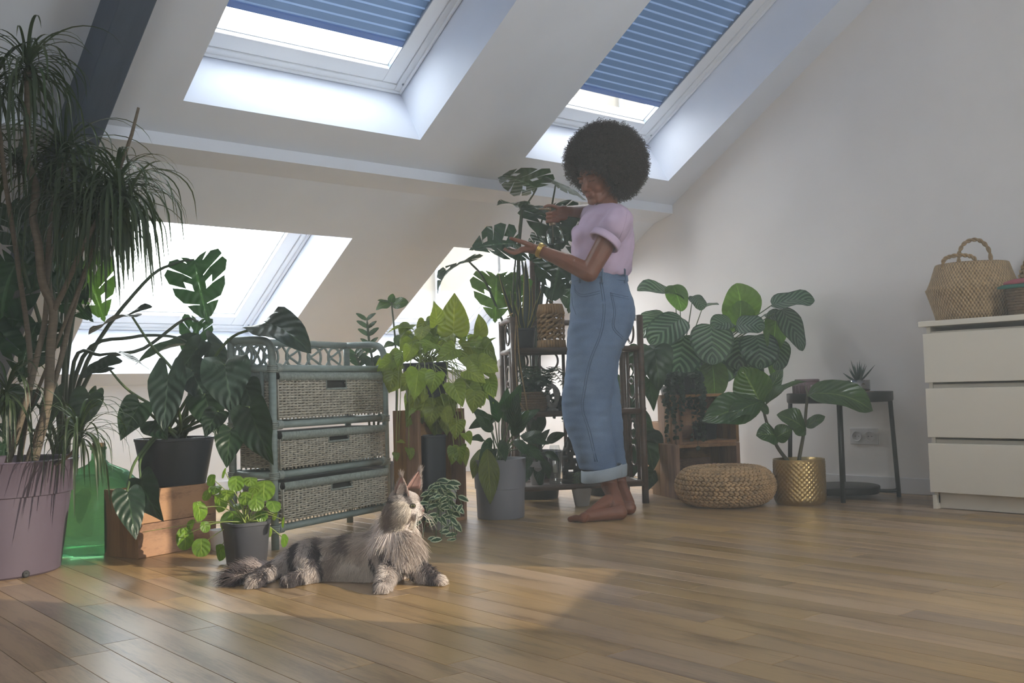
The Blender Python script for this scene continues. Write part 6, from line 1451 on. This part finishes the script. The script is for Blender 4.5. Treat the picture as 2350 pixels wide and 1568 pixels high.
q = MB(); nz = SB + sa * .162; q.tube([nz, nz - RT * .03 + sa * .002, nz - RT * .05 + sa * .001], [.0055, .005, .004], 10); q.build('nozzle', m_pm, t, True)
q = MB(); q.tube([SB + sa * .09, SB + sa * .012 + su * .01], .002, 6); q.build('dip_tube', m_pm, t, True)
q = MB(); q.lathe([(.0345, .004), (.0345, .030), (.001, .030)], SB, 32, SAx); q.build('water', m_sg, t, True)
# ================================================================== cat
CB = fl(840, 1338); DCt = dep_of(CB)
cat = thing('cat', CB, 'long-haired silver tabby cat lying on the floorboards, looking aside', 'cat')
def K_(x, y, d=0.): return at(x, y, DCt + d)
b = MB(); CM_ = DCt / FPX; CS_ = 1.0
REG = []      # (point, region)
def cc(p0, p1, r0, r1, reg, n=12):
    b.cone(p0, p1, r0, r1, n)
    for k in range(5): REG.append((lerp(p0, p1, k / 4), reg))
def ce(p, r, reg, ax=None, n=14): b.ell(p, r, ax, n, 9); REG.append((Vector(p), reg))
gz = lambda x, y, z: fl(x, y, z)
# trunk lying along the boards, chest raised
hip = K_(700, 1288, .16); mid = K_(785, 1282, .14); rib_ = K_(855, 1272, .09); chest = K_(908, 1262, .03); neck = K_(912, 1205, .03)
cc(hip, mid, .060, .064, 'body'); cc(mid, rib_, .064, .062, 'body'); cc(rib_, chest, .064, .056, 'body'); cc(K_(893, 1285, .04), K_(908, 1232, .02), .062, .050, 'chest'); cc(chest, neck, .052, .044, 'chest')
ce(K_(925, 1255, -.005), (.045, .05, .055), 'chest'); cc(K_(800, 1305, .08), K_(860, 1305, .05), .040, .044, 'belly'); cc(K_(740, 1305, .10), K_(800, 1305, .08), .042, .042, 'belly')
# head looking right
hF = (RT * .93 - FW * .30 - Z3 * .08).normalized(); hS = Z3.cross(hF).normalized(); hU = hF.cross(hS).normalized(); hC = K_(927, 1158, 0)
def h(f, s, u): return hC + hF * f + hS * s + hU * u
hA = (hF, hS, hU)
ce(h(0, 0, .004), (.044, .042, .040), 'head', hA); ce(h(.026, 0, -.012), (.028, .030, .024), 'face', hA); ce(h(.044, 0, -.018), (.022, .018, .016), 'muzzle', hA); ce(h(.040, 0, -.032), (.018, .014, .010), 'muzzle', hA); ce(h(.018, 0, .018), (.026, .030, .022), 'face', hA)
for s in (-1, 1): ce(h(.012, s * .026, -.018), (.026, .02, .022), 'ruff', hA); ce(h(.050, s * .010, -.022), (.012, .011, .009), 'muzzle', hA)
b.cone(h(.030, 0, .012), h(.058, 0, -.008), .012, .009, 10)
cc(h(-.012, 0, -.015), neck, .038, .044, 'ruff')
# front legs
sh1, el1, pw1 = K_(890, 1272, -.005), K_(893, 1305, -.03), gz(878, 1347, .016); cc(sh1, el1, .036, .030, 'leg'); cc(el1, pw1, .027, .018, 'leg'); ce(pw1 + (RT * .0 - FW * .012), (.020, .022, .015), 'paw')
sh2, el2, pw2 = K_(935, 1272, .0), K_(955, 1300, -.015), gz(1000, 1331, .015); cc(sh2, el2, .034, .028, 'leg'); cc(el2, pw2, .026, .018, 'leg'); ce(pw2 + RT * .010, (.021, .018, .015), 'whitepaw')
for pw, rr in ((pw1, -FW), (pw2, (RT - FW * .6).normalized())):
    sdv = rr.cross(Z3).normalized(); dr = Vector((rr.x, rr.y, 0)).normalized()
    for k in (-1.5, -.5, .5, 1.5): q_ = pw + dr * .024 + sdv * (k * .0085); q_.z = .0085; b.ell(q_, (.009, .0075, .008), None, 8, 6); REG.append((q_, 'paw' if pw is pw1 else 'whitepaw'))
# hind legs stretched back, tail
th1, hk1, hp1 = K_(705, 1288, .10), K_(715, 1318, .03), gz(664, 1334, .017); cc(hip, th1, .050, .048, 'leg'); cc(th1, hk1, .045, .026, 'leg'); cc(hk1, hp1, .020, .018, 'leg'); ce(hp1 - RT * .004, (.022, .024, .017), 'paw')
th2, hk2, hp2 = K_(665, 1290, .14), K_(625, 1308, .10), gz(586, 1336, .017); cc(hip, th2, .046, .038, 'leg'); cc(th2, hk2, .034, .024, 'leg'); cc(hk2, hp2, .022, .018, 'leg'); ce(hp2, (.022, .022, .016), 'paw')
TL = [K_(680, 1300, .20), gz(640, 1305, .03), gz(600, 1308, .028), gz(565, 1316, .027), gz(535, 1325, .025)]
for i in range(4): cc(TL[i], TL[i + 1], (.022, .022, .022, .020)[i], (.022, .022, .020, .013)[i], 'tail')
m_fur0 = mat('cat_undercoat', '#8a7d78', .9, .25, 30)
cbody, bvh_c, co_c, pol_c = organic('body', b, .005, 4, m_fur0, cat)
# ears
m_ear = mat('ear_inside', '#9c7b75', .7, .2, 40, sss=.2)
def ear(bc, tip, wdir, par):
    q = MB(); n_ = 7; ud = (tip - bc); nrm_ = wdir.cross(ud).normalized()
    for i in range(6):
        s = i / 5; c_ = lerp(bc, tip, s); ww = .0235 * (1 - s ** 1.6) + .0008
        for k in range(n_): w = (k / (n_ - 1) - .5) * 2; q.v.append(c_ + wdir * (ww * w) + nrm_ * (-.014 * (1 - w * w) * (1 - s)))
    for i in range(5):
        for k in range(n_ - 1): q.f.append((i * n_ + k, i * n_ + k + 1, (i + 1) * n_ + k + 1, (i + 1) * n_ + k))
    o = q.build('ear', m_ear, par, True); so = o.modifiers.new('s', 'SOLIDIFY'); so.thickness = .0025; return o
e1b, e1t = K_(920, 1138, -.026), K_(921, 1093, -.034); e2b, e2t = K_(949, 1124, .020), K_(962, 1082, .022)
ear(e1b, e1t, (RT * .9 - FW * .3).normalized(), cat); ear(e2b, e2t, (RT * .85 + FW * .4).normalized(), cat)
# eyes, nose, whiskers
m_eye = mat('cat_iris', '#6d6a45', .15, .2, 60, coat=1); m_pup = mat('cat_pupil', '#0d0b0a', .15); m_rim = mat('cat_eye_rim', '#2b2422', .5); m_nose = mat('cat_nose', '#6e4b4a', .45)
for s in (-1, 1):
    ec = h(.036, s * .021, .003); nd = (hF * .72 + hS * s * .7 + hU * .05).normalized(); xa = nd.cross(Z3).normalized(); ya = xa.cross(nd)
    q = MB(); q.ell(ec, (.0078, .0056, .0062), (xa, ya, nd), 16, 10); e_ = q.build('eye', m_eye, cat, True)
    q = MB(); q.ell(ec + nd * .0046, (.0030, .0046, .0020), (xa, ya, nd), 10, 7); q.build('pupil', m_pup, e_, True)
    q = MB(); q.tube([ec + nd * .0035 + xa * (.0086 * math.cos(w)) + ya * (.0060 * math.sin(w)) for w in [2 * math.pi * k / 20 for k in range(20)]], .0015, 6, True); q.build('eye_rim', m_rim, e_, True)
q = MB(); q.ell(h(.0615, 0, -.010), (.0052, .0062, .0042), hA, 12, 8); q.build('nose', m_nose, cat, True)
q = MB(); q.tube(smooth_path([h(.058, -.017, -.029), h(.063, -.007, -.026), h(.0645, 0, -.021), h(.063, .007, -.026), h(.058, .017, -.029)], 4), .0011, 5); q.build('mouth', m_rim, cat, True)
m_wh = mat('whisker', '#e8e2dc', .5, .02); wr_ = random.Random(1)
for s in (-1, 1):
    for k in range(7):
        p = h(.050, s * .017, -.016 - .003 * (k % 3)); d = (hF * wr_.uniform(-.1, .7) + hS * s * wr_.uniform(.5, .9) - Z3 * wr_.uniform(.5, 1.1)).normalized(); Lw = wr_.uniform(.05, .085)
        q = MB(); q.tube([p, p + d * Lw * .5 + hF * .006, p + d * Lw - Z3 * .012], [.0005, .0004, .00015], 4); q.build('whisker', m_wh, cat, True)
# fur
RP = np.array([list(p) for p, _ in REG]); RN = [r for _, r in REG]
back = -RT
PAR = {  # length, flow (world), light colour, dark colour, stripe frequency, stripe share
 'body': (.034, back * .75 - Z3 * .45, (.52, .44, .39), (.19, .155, .145), 75, .42), 'belly': (.036, back * .3 - Z3 * .8 - FW * .2, (.62, .54, .47), (.36, .29, .25), 40, .2),
 'chest': (.042, -Z3 * 1.0 - FW * .25 + RT * .1, (.84, .74, .70), (.45, .37, .33), 45, .16), 'ruff': (.017, -Z3 * .55 + back * .9, (.56, .49, .43), (.26, .21, .19), 60, .3), 'head': (.012, back * .8 + Z3 * .1, (.46, .41, .39), (.10, .09, .09), 170, .45),
 'face': (.006, back * .8 - Z3 * .1, (.52, .46, .44), (.13, .11, .11), 190, .35), 'muzzle': (.0035, back * .8 - Z3 * .3, (.74, .66, .64), (.4, .33, .31), 250, .12), 'leg': (.017, -Z3 * .7 + back * .3 - FW * .2, (.52, .45, .42), (.09, .075, .08), 95, .5),
 'paw': (.010, -Z3 * .5 - FW * .6, (.55, .48, .45), (.16, .13, .13), 90, .35), 'whitepaw': (.010, RT * .6 - Z3 * .4, (.75, .66, .6), (.5, .42, .38), 60, .15), 'tail': (.042, back * .9 - Z3 * .1, (.40, .33, .32), (.10, .08, .085), 45, .55)}
ps1, ns1, rs = surface_points(co_c, pol_c, 46000, 4); hcn = np.array(hC); pol_hd = [p for p in pol_c if np.linalg.norm(co_c[p[0]] - hcn) < .085]
ps2, ns2, _ = surface_points(co_c, pol_hd, 20000, 6); ps = np.concatenate([ps1, ps2]); ns_ = np.concatenate([ns1, ns2]); NF = len(ps)
d2 = ((ps[:, None, :] - RP[None]) ** 2).sum(2) 
reg = np.array([RN[i] for i in d2.argmin(1)])
Ln = np.zeros(NF); Fl = np.zeros((NF, 3)); Cl = np.zeros((NF, 3)); px_ = ps @ np.array(RT); pz_ = ps[:, 2]
for r_, (ln, fl_, c1, c2, fq, sh_) in PAR.items():
    k = reg == r_
    if not k.any(): continue
    Ln[k] = ln; Fl[k] = np.array(Vector(fl_).normalized())
    sv = np.sin((px_[k] * .8 + (pz_[k] * .55 if r_ in ('leg', 'paw', 'face', 'head') else pz_[k] * .15)) * fq + sine_field(ps[k], 8, 1.6, 25)); mx = (sv > 1 - 2 * sh_ + rs.normal(0, .25, k.sum())).astype(float)[:, None]
    Cl[k] = np.array(c1) * (1 - mx) + np.array(c2) * mx
keep = np.array([(p[2] > .003) for p in ps])
eyeP = np.array([list(h(.040, s * .021, .003)) for s in (-1, 1)] + [list(h(.064, 0, -.010))])
de = np.sqrt(((ps[:, None] - eyeP[None]) ** 2).sum(2)); keep &= (de.min(1) > .0095)
# dark markings: brow and cheek lines
ps, ns_, Ln, Fl, Cl, reg = ps[keep], ns_[keep], Ln[keep], Fl[keep], Cl[keep], reg[keep]; n = len(ps); Kp = 6
Cl *= rs.uniform(.75, 1.2, (n, 1)); Ln = Ln * rs.uniform(.55, 1.25, n)
Fl = Fl + rs.normal(0, .16, (n, 3)); clump = np.stack([sine_field(ps, 30 + i, .35, 120) for i in range(3)], 1); Fl = Fl + clump
Fl -= ns_ * (Fl * ns_).sum(1)[:, None] * .9
tt = np.linspace(0, 1, Kp)[None, :, None]; up_w = np.where(np.isin(reg, ['face', 'muzzle', 'head', 'paw']), .25, .42)[:, None]
d0 = ns_ * up_w + Fl; d0 /= np.linalg.norm(d0, axis=1)[:, None]
P = ps[:, None] + (d0[:, None] * tt + (Fl * .25 - np.array([0, 0, .28]) * (reg != 'head')[:, None])[:, None] * tt ** 2) * Ln[:, None, None]
P[:, :, 2] = np.maximum(P[:, :, 2], .002)
rad = (np.linspace(1, .15, Kp)[None] * np.where(np.isin(reg, ['face', 'muzzle', 'head', 'paw', 'whitepaw']), .0006, .0008)[:, None])
m_fur, tt_, oo_ = nt('cat_fur'); _p = N(tt_, 'ShaderNodeBsdfPrincipled'); _p.inputs['Roughness'].default_value = .6; _p.inputs['Specular IOR Level'].default_value = .3; _at = N(tt_, 'ShaderNodeAttribute'); _at.attribute_name = 'tint'; tt_.links.new(_at.outputs['Color'], _p.inputs['Base Color']); tt_.links.new(_p.outputs[0], oo_.inputs[0])
curves('fur', P, rad, np.clip(Cl, 0, 1), m_fur, cat)
# ear tufts and ear fur
eb = []; ec_ = []
for bc, tip, wd_ in ((e1b, e1t, hF), (e2b, e2t, hF)):
    for k in range(260):
        s = rs.rand() if k < 200 else rs.uniform(.8, 1); w = rs.choice([-1, 1]) * rs.uniform(.82, 1.02) * .0235 * (1 - s ** 1.6); p = np.array(lerp(bc, tip, s)) + np.array(wd_) * w; dirv = np.array((tip - bc).normalized()) * .9 + rs.normal(0, .2, 3) + np.array(hS) * (-.2 if bc is e1b else .2); L = .010 if s < .85 else .02
        eb.append([p + dirv * L * t_ for t_ in (0, .33, .66, 1)]); ec_.append(np.array([.42, .36, .34]) * rs.uniform(.6, 1.3))
for k in range(160):     # pale hair inside the near ear
    s = rs.uniform(.02, .5); p = np.array(lerp(e1b, e1t, s)) + np.array(RT) * rs.uniform(-.9, .3) * .018 * (1 - s); dirv = np.array(RT) * .6 + np.array([0, 0, .8]) - np.array(FW) * .25 + rs.normal(0, .2, 3); eb.append([p + dirv * .014 * t_ for t_ in (0, .33, .66, 1)]); ec_.append(np.array([.75, .66, .62]) * rs.uniform(.7, 1.2))
eb = np.array(eb); curves('ear_tuft', eb, np.tile(np.linspace(.0005, .0001, 4), (len(eb), 1)), np.clip(np.array(ec_), 0, 1), m_fur, cat)
# ================================================================== haze in the room
mh, th_, oh = nt('haze'); vsn = N(th_, 'ShaderNodeVolumeScatter'); vsn.inputs['Color'].default_value = (.93, .97, 1, 1); vsn.inputs['Density'].default_value = HAZE; vsn.inputs['Anisotropy'].default_value = .2
th_.links.new(vsn.outputs[0], oh.inputs['Volume'])
b = MB(); ft = [(XL + .01, -1.49), (.76, -1.49), (XR - .005, .72), (XR - .005, yt), (XR - .005, YK - .01), (XL + .01, YK - .01), (XL + .01, yt)]
zt = lambda y: ZC - .01 if y <= yt + .001 else roof_z(y) + .25
zt2 = [ZC - .01 if y <= yt + .001 else roof_z(y) for _, y in ft]
b.add([(x, y, .002) for x, y in ft] + [(x, y, z) for (x, y), z in zip(ft, zt2)], [(6, 5, 4, 3, 2, 1, 0), (7, 8, 9, 10, 13), (13, 10, 11, 12)] + [(i, (i + 1) % 7, (i + 1) % 7 + 7, i + 7) for i in range(7)])
o = b.build('haze', mh); tag(o, 'thin bluish haze filling the attic room', 'haze', kind='stuff')
